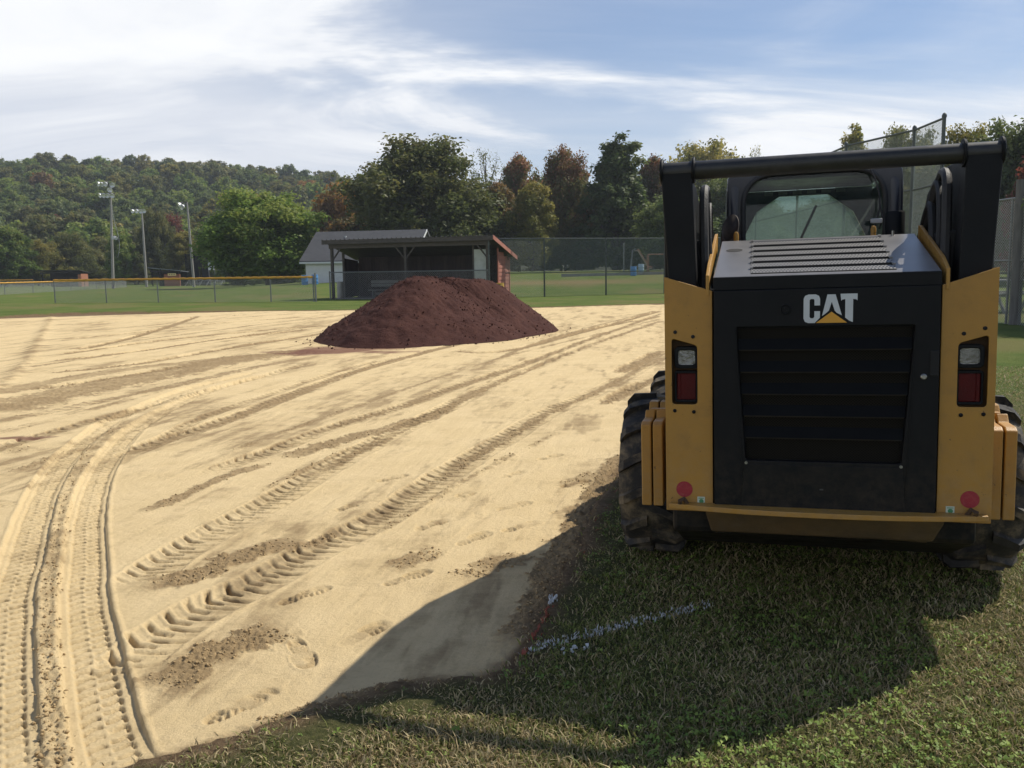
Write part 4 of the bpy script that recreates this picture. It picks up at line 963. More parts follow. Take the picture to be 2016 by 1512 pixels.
    MB().box((0, -.006, 1.450), (.822, .016, .052)).build('hood_lip', M_BLK, hood, bevel=.003)
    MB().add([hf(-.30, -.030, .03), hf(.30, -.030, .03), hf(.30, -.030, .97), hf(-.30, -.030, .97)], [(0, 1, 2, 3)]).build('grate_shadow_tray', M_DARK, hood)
    M_SL = mesh_material('perforated_slat', (0.26, 0.25, 0.235), (0.02, 0.02, 0.02), 110, 0.40)
    for k in range(6):
        t0 = .06 + k * .152; w0, w1 = -.268 - .014 * t0, .262 + .006 * t0
        sl = MB().add([hf(w0, .003, t0), hf(w1, .003, t0), hf(w1, .003, t0 + .090), hf(w0, .003, t0 + .090), hf(w0, 0, t0), hf(w1, 0, t0), hf(w1, 0, t0 + .090), hf(w0, 0, t0 + .090)],
                      [(0, 1, 2, 3), (4, 7, 6, 5), (0, 4, 5, 1), (1, 5, 6, 2), (2, 6, 7, 3), (3, 7, 4, 0)])
        sl.build('grate_slat', M_SL, hood)
        MB().add([hf(w0, .003, t0 - .001), hf(w1, .003, t0 - .001), hf(w1, -.006, t0 - .001), hf(w0, -.006, t0 - .001), hf(w0, .003, t0 - .006), hf(w1, .003, t0 - .006), hf(w1, -.006, t0 - .006), hf(w0, -.006, t0 - .006)], [(0, 1, 2, 3), (7, 6, 5, 4), (0, 4, 5, 1), (3, 2, 6, 7), (0, 3, 7, 4), (1, 5, 6, 2)]).build('slat_shade_strip', M_DARK, hood)  # dark strip: shade of the slat's front face put into the colour
        for w_ in (w0, w1): MB().add([hf(w_ - .006, .003, t0 + .10), hf(w_ + .006, .003, t0 + .10), hf(w_ + .006, .003, t0 + .13), hf(w_ - .006, .003, t0 + .13), hf(w_ - .006, .009, t0 + .10), hf(w_ + .006, .009, t0 + .10), hf(w_ + .006, .009, t0 + .13), hf(w_ - .006, .009, t0 + .13)],
                                     [(3, 2, 1, 0), (4, 5, 6, 7), (0, 1, 5, 4), (1, 2, 6, 5), (2, 3, 7, 6), (3, 0, 4, 7)]).build('slat_clip', M_HOOD, hood)
    vs = []
    for j in range(20):
        a = 2 * math.pi * j / 20; vs.append(hf(-.352 + .036 * math.cos(a), .0012, .70 + .045 * math.sin(a)))
    MB().add(vs, [tuple(range(20))]).build('hood_slot', M_DARK, hood)
    for x in (-.345, .245): MB().lathe([(.010, 1.60), (.012, 1.665), (.008, 1.676), (.001, 1.678)], 12, 'Z', (x, .66, 0)).build('hood_pin', M_YEL, hood, smooth=True)
    MB().lathe([(.006, 1.60), (.006, 1.65)], 8, 'Z', (.315, .58, 0)).build('hood_stud', M_STEEL, hood)
    # exhaust stack, cut at a slant, and a dark canister on the right
    ex = []
    for j in range(20):
        a = 2 * math.pi * j / 20; ex.append((-.385 + .040 * math.cos(a), .70 + .040 * math.sin(a)))
    vs = [(x, y, 1.56) for x, y in ex] + [(x + .012, y, 1.700 + (y - .70) * 1.5 + (x + .385) * 0.4) for x, y in ex]
    MB().add(vs, [(j, (j + 1) % 20, 20 + (j + 1) % 20, 20 + j) for j in range(20)]).build('exhaust_stack', material('exhaust_steel', (0.11, 0.085, 0.07), (0.04, 0.032, 0.028), 0.6, 0.5, scale=9), R, smooth=True).modifiers.new('wall', 'SOLIDIFY').thickness = .004
    MB().lathe([(.042, 1.55), (.042, 1.735), (.038, 1.742), (.001, 1.744)], 24, 'Z', (.345, .76, 0)).build('air_canister', M_BLK, R, smooth=True)
    # ---- cab
    zc0, zc1 = 1.25, 1.990
    win = rounded([(-.318, 1.50), (.318, 1.50), (.322, 1.955), (-.322, 1.955)], .16, 8)
    cab = MB().ring(rounded([(-.395, zc0), (.395, zc0), (.395, zc1 - .02), (-.395, zc1 - .02)], .05, 4), win, .90, .93).build('cab', material('cab_black', (0.016, 0.018, 0.026), (0.030, 0.032, 0.042), 0.28, scale=5, dirt=(0.12, 0.12, 0.13), dirt_amt=0.35, dirt_scale=6, rough2=0.55, stretch=(1, 1, .3)), R, bevel=.012, segs=3)
    CB = cab.data.materials[0]
    for s in (-1, 1):
        MB().prism([(s * .398, .905, zc0), (s * .398, 2.05, .75), (s * .398, 2.15, 1.2), (s * .398, 1.95, zc1 - .05), (s * .398, .99, zc1 - .03), (s * .398, .905, zc1 - .10)], (-s * .03, 0, 0)).build('cab_side', CB, cab, bevel=.010)
        MB().tube([(s * .360, .935, 1.25), (s * .360, .935, zc1 - .10), (s * .352, .950, zc1 - .04), (s * .325, .975, zc1 - .008)], .040, 16).build('cab_corner', CB, cab, smooth=True)
    MB().box((0, 1.45, zc1 - .012), (.74, .98, .040)).build('cab_roof', CB, cab, bevel=.02)
    MB().tube([(-.37, .945, zc1 - .025), (.37, .945, zc1 - .025)], .038, 16).build('roof_edge', CB, cab, smooth=True)
    wc = [(x, .895, z) for x, z in win]
    MB().tube(wc + wc[:1], .012, 10, False).build('window_seal', M_HOSE, cab, smooth=True)
    MB().add([(x, .915, z) for x, z in win], [tuple(range(len(win)))]).build('rear_window', M_GLASS, cab)
    octo = [(-.33, 1.12), (.33, 1.12), (.338, 1.68), (.27, 1.82), (.13, 1.925), (-.14, 1.925), (-.27, 1.84), (-.338, 1.70)]
    MB().ring([(-.37, 1.08), (.37, 1.08), (.37, zc1 - .034), (-.37, zc1 - .034)], octo, 1.93, 1.96).build('front_frame', CB, cab)
    MB().add([(x, 1.945, z) for x, z in octo], [tuple(range(8))]).build('front_window', M_GLASS2, cab)
    for k in range(6): MB().box((-.20 + .08 * k, 1.925, 1.942), (.05, .01, .018)).build('roof_vent', material('vent_glow', (0.20, 0.24, 0.16), None, 0.6), cab)  # pale blocks: daylight through the roof slits put into their colour
    MB().bar((-.105, .980, 1.52), (.020, .985, 1.80), .012, .012).build('wiper_arm', M_DARK, cab)
    MB().box((.05, 1.45, 1.30), (.46, .12, .50)).build('seat_back', M_DARK, cab, bevel=.05, segs=3)
    # cables by the cab's right rear corner
    def cable(name, pts, r, n=8):
        p = [Vector(q) for q in pts]; out = []
        pp = [2 * p[0] - p[1]] + p + [2 * p[-1] - p[-2]]
        for i in range(len(pp) - 3):
            a, b, c, d = pp[i:i + 4]
            for j in range(8):
                t = j / 8; out.append(.5 * ((2 * b) + (c - a) * t + (2 * a - 5 * b + 4 * c - d) * t * t + (3 * b - a - 3 * c + d) * t ** 3))
        out.append(p[-1]); return MB().tube(out, r, n).build(name, M_HOSE, R, smooth=True)
    cable('cable', [(.235, .86, 1.97), (.275, .85, 1.88), (.290, .84, 1.78), (.272, .82, 1.70), (.260, .80, 1.64)], .004, 6)
    cable('cable', [(.290, .84, 1.78), (.300, .83, 1.72), (.285, .80, 1.67)], .004, 6)
    MB().box((.272, .80, 1.705), (.050, .02, .022)).build('cable_clip', material('clip_white', (0.5, 0.5, 0.5), None, 0.5), R, bevel=.004)
    # hydraulic hoses looping up inside the towers
    cable('hydraulic_hose', [(-.455, .17, 1.42), (-.458, .19, 1.62), (-.462, .24, 1.78), (-.462, .30, 1.845), (-.462, .40, 1.83), (-.466, .55, 1.68), (-.470, .62, 1.45)], .019)
    cable('hydraulic_hose', [(-.435, .26, 1.45), (-.440, .28, 1.62), (-.445, .34, 1.76), (-.447, .42, 1.78), (-.447, .52, 1.66), (-.450, .60, 1.45)], .009)
    cable('hydraulic_hose', [(.448, .16, 1.42), (.458, .20, 1.60), (.468, .26, 1.80), (.470, .33, 1.862), (.470, .43, 1.84), (.472, .60, 1.72), (.480, .95, 1.52)], .019)
    cable('hydraulic_hose', [(.452, .30, 1.46), (.458, .32, 1.66), (.462, .38, 1.80), (.462, .48, 1.82), (.468, .70, 1.66), (.476, 1.05, 1.50)], .016)
    cable('hydraulic_hose', [(.448, .42, 1.44), (.450, .44, 1.60), (.455, .52, 1.74), (.456, .62, 1.73), (.462, .85, 1.60), (.470, 1.15, 1.45)], .016)
    MB().prism([(.490, y, z) for y, z in ((.55, 1.40), (.55, 1.60), (.66, 1.66), (.85, 1.55), (.85, 1.40))], (.012, 0, 0)).build('arm_bracket', M_YEL, R)
    # bucket lowered in front
    B = [(2.55, .05), (3.35, .03), (3.36, .055), (2.62, .10), (2.58, .50), (2.80, .68), (2.78, .70), (2.52, .52)]
    mb = MB().prism([(-.95, y, z) for y, z in B], (1.90, 0, 0))
    for s in (-1, 1): mb.prism([(s * .95, y, z) for y, z in ((2.56, .06), (3.30, .05), (3.22, .20), (2.80, .66), (2.56, .50))], (s * .012, 0, 0))
    mb.build('bucket', M_BLK, R)
    MB().box((0, 2.45, .34), (1.1, .12, .40)).build('quick_coupler', M_BLK, R)
    return R
loader()

# ================================================================== PILE OF RED INFIELD CLAY
def build_pile():
    cx, cy = -1.85, 21.4
    foot = [ground_at(*p)[:2] for p in ((622, 668), (660, 677), (740, 685), (830, 679), (930, 673), (1030, 659), (1090, 645))]
    foot += [np.array([0.9, 24.6]), np.array([-0.6, 25.6]), np.array([-2.6, 25.0]), np.array([-4.0, 23.2])]
    th = np.array([math.atan2(p[1] - cy, p[0] - cx) for p in foot]); rr = np.array([math.hypot(p[0] - cx, p[1] - cy) for p in foot])
    o = np.argsort(th); th, rr = th[o], rr[o]
    na, nr = 300, 110
    A = np.linspace(-math.pi, math.pi, na, endpoint=False)
    Rm = np.interp(A, np.concatenate([th - 2 * math.pi, th, th + 2 * math.pi]), np.tile(rr, 3))
    Rm = Rm * (1 + 0.035 * np.array([fbm(np.array([math.cos(a) * 4 + 9]), np.array([math.sin(a) * 4]), 3, 400)[0] for a in A])) + 0.05
    Rm = np.mean([np.roll(Rm, q) for q in range(-14, 15)], 0)                # no creases running down from the corners of the footprint
    u = np.linspace(0, 1, nr) ** 0.9
    U, AA = np.meshgrid(u, A, indexing='ij'); RR = U * Rm[None]
    x = cx + RR * np.cos(AA); y = cy + RR * np.sin(AA)
    # slope of repose from the rim, cut flat on top; the top is tilted and scooped on its right
    rim = (1 - U) * Rm[None]
    top = 1.405 - 0.02 * (x - cx) - 0.05 * (y - cy)
    z = np.minimum(rim * 0.635 + 0.02, 3)
    k = 0.10; z = -k * np.log(np.exp(-z / k) + np.exp(-top / k))          # smooth minimum
    scoop = np.exp(-(((x + 0.72) / 0.30) ** 2 + ((y - 20.75) / 0.55) ** 2)); z = z - 0.015 * scoop
    ridge = np.exp(-(((x + 0.98 + 0.25 * (y - 20.8)) / 0.10) ** 2)) * np.exp(-((y - 20.7) / 0.9) ** 2); z = z + 0.0 * ridge
    m = sstep(0, 0.25, rim)
    z = z + m * (0.050 * fbm(x * 1.5, y * 1.5, 4, 410) + 0.055 * fbm(x * 4 + z * 3, y * 4, 4, 411, 0.6)) + (0.3 + 0.7 * m) * 0.048 * np.abs(fbm(x * 11 + z * 9, y * 11, 3, 412, 0.62)) * (0.5 + 0.9 * vnoise(x * 1.1, y * 1.1, 413))
    # rills running down the faces
    z = z - m * 0.020 * sstep(0.1, 0.5, fbm(AA * 13 + 2 * fbm(x, y, 2, 415), RR * 0.8, 3, 414)) * sstep(0.15, 0.5, U)
    z = z + SAND_Z - 0.015 * sstep(0.92, 1.0, U)
    V = np.stack([x.ravel(), y.ravel(), z.ravel()], 1)
    i = np.arange(nr - 1)[:, None] * na + np.arange(na)[None]; j = np.arange(nr - 1)[:, None] * na + (np.arange(na)[None] + 1) % na
    Q = np.stack([i, j, j + na, i + na], -1).reshape(-1, 4)
    clay = material('red_clay', (0.048, 0.021, 0.018), (0.078, 0.036, 0.029), 0.95, scale=3.5, detail=9, spec=0.1, bump=1.0, bscale=26, dirt=(0.125, 0.058, 0.045), dirt_amt=0.35, dirt_scale=1.6)
    root = thing('dirt_pile', 'large pile of dark red clay dumped on the tan infield', 'dirt pile', (cx, cy, SAND_Z))
    V2 = V - np.array([cx, cy, SAND_Z])
    np_mesh('heap', V2, Q[:, ::-1], clay, root)
    # lumps lying on the faces and strewn round the foot
    base = np.array([(1, 0, 0), (-1, 0, 0), (0, 1, 0), (0, -1, 0), (0, 0, 1), (0, 0, -1)], float)
    tri = np.array([(0, 2, 4), (2, 1, 4), (1, 3, 4), (3, 0, 4), (2, 0, 5), (1, 2, 5), (3, 1, 5), (0, 3, 5)])
    n = 4200; idx = RNG.choice(len(V), n); size = 0.006 + 0.022 * RNG.random(n) ** 4
    P = V[idx] + np.stack([RNG.normal(0, .03, n), RNG.normal(0, .03, n), size * .3], 1)
    n2 = 150; a = RNG.random(n2) * 6.283; q = np.interp(a - math.pi, A, Rm) * (1.0 + 0.10 * np.abs(RNG.normal(0, 1, n2)))
    s2 = 0.008 + 0.022 * RNG.random(n2) ** 4
    P2 = np.stack([cx + q * np.cos(a - math.pi), cy + q * np.sin(a - math.pi), SAND_Z + s2 * .5], 1)
    P = np.concatenate([P, P2]); size = np.concatenate([size, s2]); n = len(P)
    W = base[None] * size[:, None, None] * (0.6 + 0.8 * RNG.random((n, 6, 1))) + RNG.normal(0, 1, (n, 6, 3)) * size[:, None, None] * 0.22 + P[:, None]
    o = np_mesh('clods', (W - np.array([cx, cy, SAND_Z])).reshape(-1, 3), (tri[None] + 6 * np.arange(n)[:, None, None]).reshape(-1, 3), clay, root, smooth=False)
    o['kind'] = 'stuff'
build_pile()

# ================================================================== FENCES
M_GALV = material('galvanised_pipe', (0.17, 0.185, 0.185), (0.24, 0.25, 0.25), 0.5, 0.5, scale=9)
M_WIRE = material('fence_wire', (0.30, 0.32, 0.32), (0.38, 0.40, 0.40), 0.5, 0.2, scale=9)
M_GWIRE = material('green_fence_wire', (0.19, 0.23, 0.21), (0.26, 0.30, 0.28), 0.5, 0.2, scale=9)
M_GPIPE = material('green_grey_pipe', (0.055, 0.070, 0.066), (0.10, 0.115, 0.11), 0.5, 0.3, scale=9)
M_CAP = material('yellow_fence_cap', (0.62, 0.33, 0.03), (0.50, 0.26, 0.03), 0.5, scale=3, dirt=(0.35, 0.2, 0.05), dirt_amt=0.5, dirt_scale=1.5)

def wire_mesh(name, a, b, za, zb, H, sp, r, mat, parent):
    """diamond chain link between two posts: crossing diagonal wires, each a thin three-sided rod"""
    a = np.array(a[:2], float); b = np.array(b[:2], float); L = np.hypot(*(b - a)); d = (b - a) / L; nrm = np.array([-d[1], d[0]])
    segs = []
    st = sp * 1.1
    for sgn in (1, -1):
        k0 = -H; 
        for c in np.arange(-H, L, st):
            # line u = c + v (or mirrored), v in 0..H
            v0 = max(0, -c); v1 = min(H, L - c)
            if v1 - v0 < 0.02: continue
            u0, u1 = c + v0, c + v1
            if sgn < 0: u0, u1 = L - u0, L - u1
            segs.append((u0, v0, u1, v1))
    S = np.array(segs); n = len(S)
    def P(u, v): 
        base = za + (zb - za) * u / L
        return np.stack([a[0] + d[0] * u, a[1] + d[1] * u, base + v], 1)
    A, B = P(S[:, 0], S[:, 1]), P(S[:, 2], S[:, 3])
    t = (B - A) / np.linalg.norm(B - A, axis=1)[:, None]
    n1 = np.array([nrm[0], nrm[1], 0.0])[None].repeat(n, 0); n2 = np.cross(t, n1)
    V = []
    for E_ in (A, B):
        for k in range(3):
            an = 2 * math.pi * k / 3; V.append(E_ + r * (math.cos(an) * n1 + math.sin(an) * n2))
    V = np.stack(V, 1).reshape(-1, 3)
    i = 6 * np.arange(n)
    Q = np.concatenate([np.stack([i + k, i + (k + 1) % 3, i + 3 + (k + 1) % 3, i + 3 + k], 1) for k in range(3)])
    o = np_mesh(name, V, Q, mat, parent, smooth=False); o['kind'] = 'stuff'
    return o

def fence(name, label, pts, H, post_r, rail_r, wire_r, sp, pm, wm, cap=None, mids=(), group=None, top=True, heights=None, wires=True, ball=False):
    """pts: list of ground points (x, y, z) where the posts stand"""
    p0 = pts[0]; root = thing(name, label, 'fence', tuple(p0), 0, group)
    rel = [np.array(p) - np.array(p0) for p in pts]
    hs = heights or [H] * len(pts)
    for p, h in zip(rel, hs):
        po = MB().tube([p + [0, 0, -.05], p + [0, 0, h + .03]], post_r, 10); 
        if ball: po.lathe([(post_r * 1.25, h + .02), (post_r * 1.3, h + .07), (post_r * .8, h + .13), (.01, h + .15)], 10, 'Z', tuple(p))
        po.build('post', pm, root, smooth=True)
    for k in range(len(rel) - 1):
        A, B = rel[k], rel[k + 1]; h0, h1 = hs[k], hs[k + 1]
        if top: MB().tube([A + [0, 0, h0], B + [0, 0, h1]], rail_r, 8).build('top_rail', pm, root, smooth=True)
        for m in mids: MB().tube([A + [0, 0, m], B + [0, 0, m]], rail_r * .8, 8).build('middle_rail', pm, root, smooth=True)
        if wires: wire_mesh('chain_link', A, B, A[2], B[2], min(h0, h1), sp, wire_r, wm, root)
        if cap:
            # ridged plastic cap over the rail
            n = 24; pa = []
            rs = []
            for i in range(n + 1):
                pa.append(A + (B - A) * i / n + np.array([0, 0, h0 - .01 + .012 * math.sin(i * 1.7 + k)])); rs.append(cap * (1 + .06 * math.sin(i * 2.3)))
            MB().tube(pa, rs, 10).build('top_cap', M_CAP, root, smooth=True)
    return root

g3 = lambda px, py: ground_at(px, py)
low = [g3(109, 596.5), g3(210, 596), g3(312, 595.5), g3(424, 595), g3(534, 594.5), g3(618, 594)]
root = fence('outfield_fence', 'low chain link fence with a bright yellow cap beside the dugout', low, 1.40, .035, .025, .0045, .085, M_GALV, M_WIRE, cap=.062)
e = low[-1] - low[0]
MB().tube([e + [0.12, 0, -.05], e + [0.12, 0, 1.62]], .055, 10).build('gate_post', M_GALV, root, smooth=True)
A_, B_ = g3(10, 580), g3(249, 565.6)
pts = [A_ + (B_ - A_) * t for t in (-.55, -.37, -.18, 0, .16, .30, .43, .55, .66, .77, .88, 1.0)]
fence('outfield_fence', 'thin yellow topped chain link fence receding across the far field on the left', pts, 1.16, .04, .03, .007, .16, M_GALV, M_WIRE, cap=.075)
pts = [np.array([at_depth(px, 560, 165)[0], 165.0, 0.0]) for px in (-30, 0, 33, 66)]
fence('outfield_fence', 'distant short stretch of orange topped fence at the far left', pts, 1.35, .05, .04, .009, .22, M_GALV, M_WIRE, cap=.09)

# tall fence from the dugout to the right
pts = [g3(953, 586.5), g3(1072, 584), g3(1193, 581)]
d = (pts[2] - pts[1]); pts += [pts[2] + d, pts[2] + d * 2.0, pts[2] + d * 3.0]
for p in pts: p[2] = float(land(p[0], p[1]))
TALL = fence('tall_fence', 'tall dark green chain link fence running right from the dugout', pts, 3.50, .050, .033, .0062, .092, M_GPIPE, M_GWIRE, mids=(1.45,))
# high side fence coming forward behind the loader
pts = [np.array([12.7, 52.0, 0]), np.array([12.5, 45.0, 0]), np.array([12.3, 38.0, 0]), np.array([11.9, 31.6, 0]), np.array([12.75, 28.2, 0]), np.array([12.6, 26.0, 0])]
fence('backstop_fence', 'very high chain link backstop fence rising behind the loader cab', pts, 5.75, .055, .035, .0045, .075, M_GPIPE, M_GWIRE, mids=(2.0, 3.9), ball=True)
pts = [np.array([12.7, 25.6, 0]), np.array([12.8, 22.6, 0]), np.array([12.85, 19.4, 0])]
root = fence('side_fence', 'chain link fence at the right border with a thick weathered wooden post', pts, 3.18, .035, .028, .0042, .070, M_GALV, M_WIRE, mids=(1.62,))
wood_g = material('weathered_wood', (0.095, 0.095, 0.092), (0.165, 0.163, 0.156), 0.9, scale=3, stretch=(6, 6, .7), bump=0.4, bscale=12)
MB().tube([(0.12, -3.35, -.05), (0.10, -3.35, 3.62)], [.140, .125], 12).build('wooden_post', wood_g, root, smooth=True)

# ================================================================== DUGOUT
def dugout():
    FL = ground_at(657, 589.2); yaw = math.radians(20)
    R = thing('dugout', 'open fronted grey wooden dugout with sloping roof and pink red side wall', 'dugout', tuple(FL), -yaw)
    W, D = 10.35, 3.1; ZF, ZB = 3.50, 2.42
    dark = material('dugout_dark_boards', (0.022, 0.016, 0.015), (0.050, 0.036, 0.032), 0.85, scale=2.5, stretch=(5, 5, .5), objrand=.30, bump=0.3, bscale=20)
    beam = material('dugout_beam', (0.060, 0.052, 0.047), (0.105, 0.092, 0.083), 0.85, scale=2.5, stretch=(1, 4, 4), bump=0.3, bscale=15)
    pink = material('pink_siding', (0.40, 0.165, 0.12), (0.33, 0.13, 0.095), 0.7, scale=2, objrand=.12, dirt=(0.25, 0.10, 0.08), dirt_amt=.5, dirt_scale=2)
    roofm = material('dugout_roofing', (0.045, 0.042, 0.043), (0.075, 0.07, 0.07), 0.8, scale=3)
    zr = lambda y: ZF + (ZB - ZF) * (y + .25) / (D + .75)
    # posts and braces along the front
    for x in (0.0, 5.0, W - .12):
        p = MB().box((x, 0, (ZF - .40) / 2 - .02), (.15, .15, ZF - .40 + .04)).build('post', beam, R)
        for s in (-1, 1):
            if 0 <= x + s * .9 <= W: MB().bar((x + s * .04, .0, ZF - 1.12), (x + s * .62, .0, ZF - .42), .09, .07).build('brace', beam, R)
    for x in (0.0, W - .12): MB().box((x, D, 1.1), (.15, .15, 2.3)).build('back_post', beam, R)
    MB().box((W / 2 - .05, -.02, ZF - .26), (W + .2, .16, .34)).build('front_beam', beam, R)
    # roof: sheet, ribs along the front edge, fascia boards
    P = [(-.45, -.34, zr(-.34)), (W + .35, -.34, zr(-.34)), (W + .35, D + .45, zr(D + .45)), (-.45, D + .45, zr(D + .45))]
    roof = MB().prism(P, (0, 0, .05)).build('roof', roofm, R)
    MB().prism([(-.47, -.38, zr(-.34) - .20), (W + .37, -.38, zr(-.34) - .20), (W + .37, -.38, zr(-.34) + .06), (-.47, -.38, zr(-.34) + .06)], (0, .035, 0)).build('front_fascia', beam, roof)
    for k in range(36): MB().tube([(-.40 + k * (W + .7) / 35, -.42, zr(-.42) + .065), (-.40 + k * (W + .7) / 35, .9, zr(.9) + .065)], .035, 5).build('roof_rib', roofm, roof)
    MB().prism([(W + .38, -.40, zr(-.40) + .07), (W + .38, D + .5, zr(D + .5) + .07), (W + .38, D + .5, zr(D + .5) - .17), (W + .38, -.40, zr(-.40) - .17)], (.035, 0, 0)).build('side_fascia', pink, roof)
    # back wall of upright boards, closed left rear, white board at the right
    nb = 34
    for k in range(nb):
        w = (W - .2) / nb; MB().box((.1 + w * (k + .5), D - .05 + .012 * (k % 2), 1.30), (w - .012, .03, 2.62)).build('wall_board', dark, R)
    MB().box((W / 2, D + .02, 1.30), (W - .1, .02, 2.6)).build('light_stop_sheet', dark, R)  # added sheet, stops sunlight leaking through the gaps between boards
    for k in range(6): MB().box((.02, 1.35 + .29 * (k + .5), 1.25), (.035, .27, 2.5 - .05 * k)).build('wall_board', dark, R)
    MB().box((.02, 1.30, 1.42), (.12, .12, 2.85)).build('wall_stud', beam, R)
    white = material('white_board', (0.50, 0.53, 0.50), (0.40, 0.43, 0.40), 0.7, scale=2, dirt=(0.25, 0.25, 0.22), dirt_amt=.4, dirt_scale=2)
    MB().box((W - .63, .30, 1.42), (.92, .03, 2.84)).build('white_panel', white, R)
    MB().box((W - 1.12, .30, 1.55), (.09, .10, 3.1)).build('panel_stud', beam, R)
    # right side: lapped boards
    for k in range(11):
        y0 = 1.25; z = .12 + k * .235
        top_ = min(z + .225, zr(D) - .1 + .0 * k)
        h = .228
        if z + h < zr(y0) - .15:
            MB().prism([(W + .02, y0, z), (W + .055, y0, z), (W + .030, y0, z + h), (W + .02, y0, z + h)], (0, (D + .05 - y0) if z + h < zr(D) - .1 else max(.4, (zr(y0) - z - h) * 2.6), 0)).build('siding_board', pink, R)
    for y in (1.22, D + .06): MB().box((W + .045, y, (zr(y) - .15) / 2), (.07, .09, zr(y) - .15)).build('corner_trim', pink, R)
    # bench
    bw = material('bench_grey', (0.15, 0.15, 0.14), (0.22, 0.22, 0.205), 0.8, scale=3, stretch=(.6, 4, 4))
    MB().box((W / 2, D - .75, .50), (W - 2.4, .42, .05)).build('bench_seat', bw, R)
    for z in (.80, 1.02): MB().box((W / 2, D - .50, z), (W - 2.4, .04, .19)).build('bench_back', bw, R)
    MB().box((W / 2, D - .62, .27), (W - 2.6, .04, .16)).build('bench_apron', bw, R)
    for k in range(5): MB().box((1.5 + k * (W - 3) / 4, D - .72, .24), (.07, .36, .48)).build('bench_leg', bw, R)
    MB().box((W / 2, D / 2, .02), (W, D, .07)).build('floor_slab', material('slab', (0.20, 0.19, 0.175), (0.14, 0.13, 0.12), 0.9, scale=2), R)
    # pipe rail and wire in front of the players
    MB().tube([(-.05, -.16, 1.64), (W, -.16, 1.64)], .032, 8).build('front_rail', M_GALV, R, smooth=True)
    for x in (-.12, W + .02): MB().tube([(x, -.16, -.05), (x, -.16, 1.72 if x < 0 else 3.3)], .05, 10).build('rail_post', M_GALV if x < 0 else M_GPIPE, R, smooth=True)
    wire_mesh('chain_link', (0, -.16), (W, -.16), 0, 0, 1.64, .11, .0045, M_WIRE, R)
    return R
DUG = dugout()

def barrel(name, label, px, py, m, h=.88, r=.29, group=None, stain=None, z=None, band=None):
    p = ground_at(px, py) if z is None else at_depth(px, py, z)
    if z is not None: p[2] = float(land(p[0], p[1]))
    R = thing(name, label, 'barrel', tuple(p), 0, group)
    k = h / .88
    MB().lathe([(r * .9, 0), (r, .02), (r, .26 * k), (r * 1.05, .29 * k), (r, .32 * k), (r, .56 * k), (r * 1.05, .59 * k), (r, .62 * k), (r, .85 * k), (r * .96, .88 * k), (r * .90, .87 * k)], 20, 'Z').build('drum', m, R, smooth=True)
    MB().lathe([(r * 1.02, .835 * k), (r * 1.04, .865 * k), (r * .9, .885 * k), (r * .88, .84 * k)], 20, 'Z').build('rim_ring', band or m, R, smooth=True)
    return R
BY = material('barrel_yellow', (0.52, 0.33, 0.03), (0.42, 0.26, 0.04), 0.5, scale=3, dirt=(0.10, 0.12, 0.10), dirt_amt=.75, dirt_scale=2.2)
BB = material('barrel_blue', (0.06, 0.20, 0.45), (0.08, 0.25, 0.52), 0.45, scale=3)
BLB = material('barrel_pale_blue', (0.30, 0.42, 0.55), (0.36, 0.48, 0.60), 0.45, scale=3)
BW = material('barrel_white', (0.42, 0.41, 0.37), (0.36, 0.35, 0.31), 0.6, scale=3, dirt=(0.14, 0.085, 0.04), dirt_amt=.8, dirt_scale=1.7)
barrel('barrel', 'yellow steel barrel beside the pink end wall of the dugout', 983, 587, BY)
barrel('barrel', 'dirty white barrel with rust stains inside the left end of the dugout', 671, 587.4, BW, h=1.05, r=.22)
barrel('barrel', 'blue barrel at the white building behind the yellow fence cap', 600, 552, BB, z=80)
barrel('barrel', 'blue barrel just right of the yellow fence end, by the white building', 620, 552, BB, z=80)
barrel('barrel', 'bright blue barrel on the playground edging', 1247, 540, BB, z=84)
barrel('barrel', 'pale blue barrel behind the bright blue one at the playground', 1262, 535, BLB, z=92)

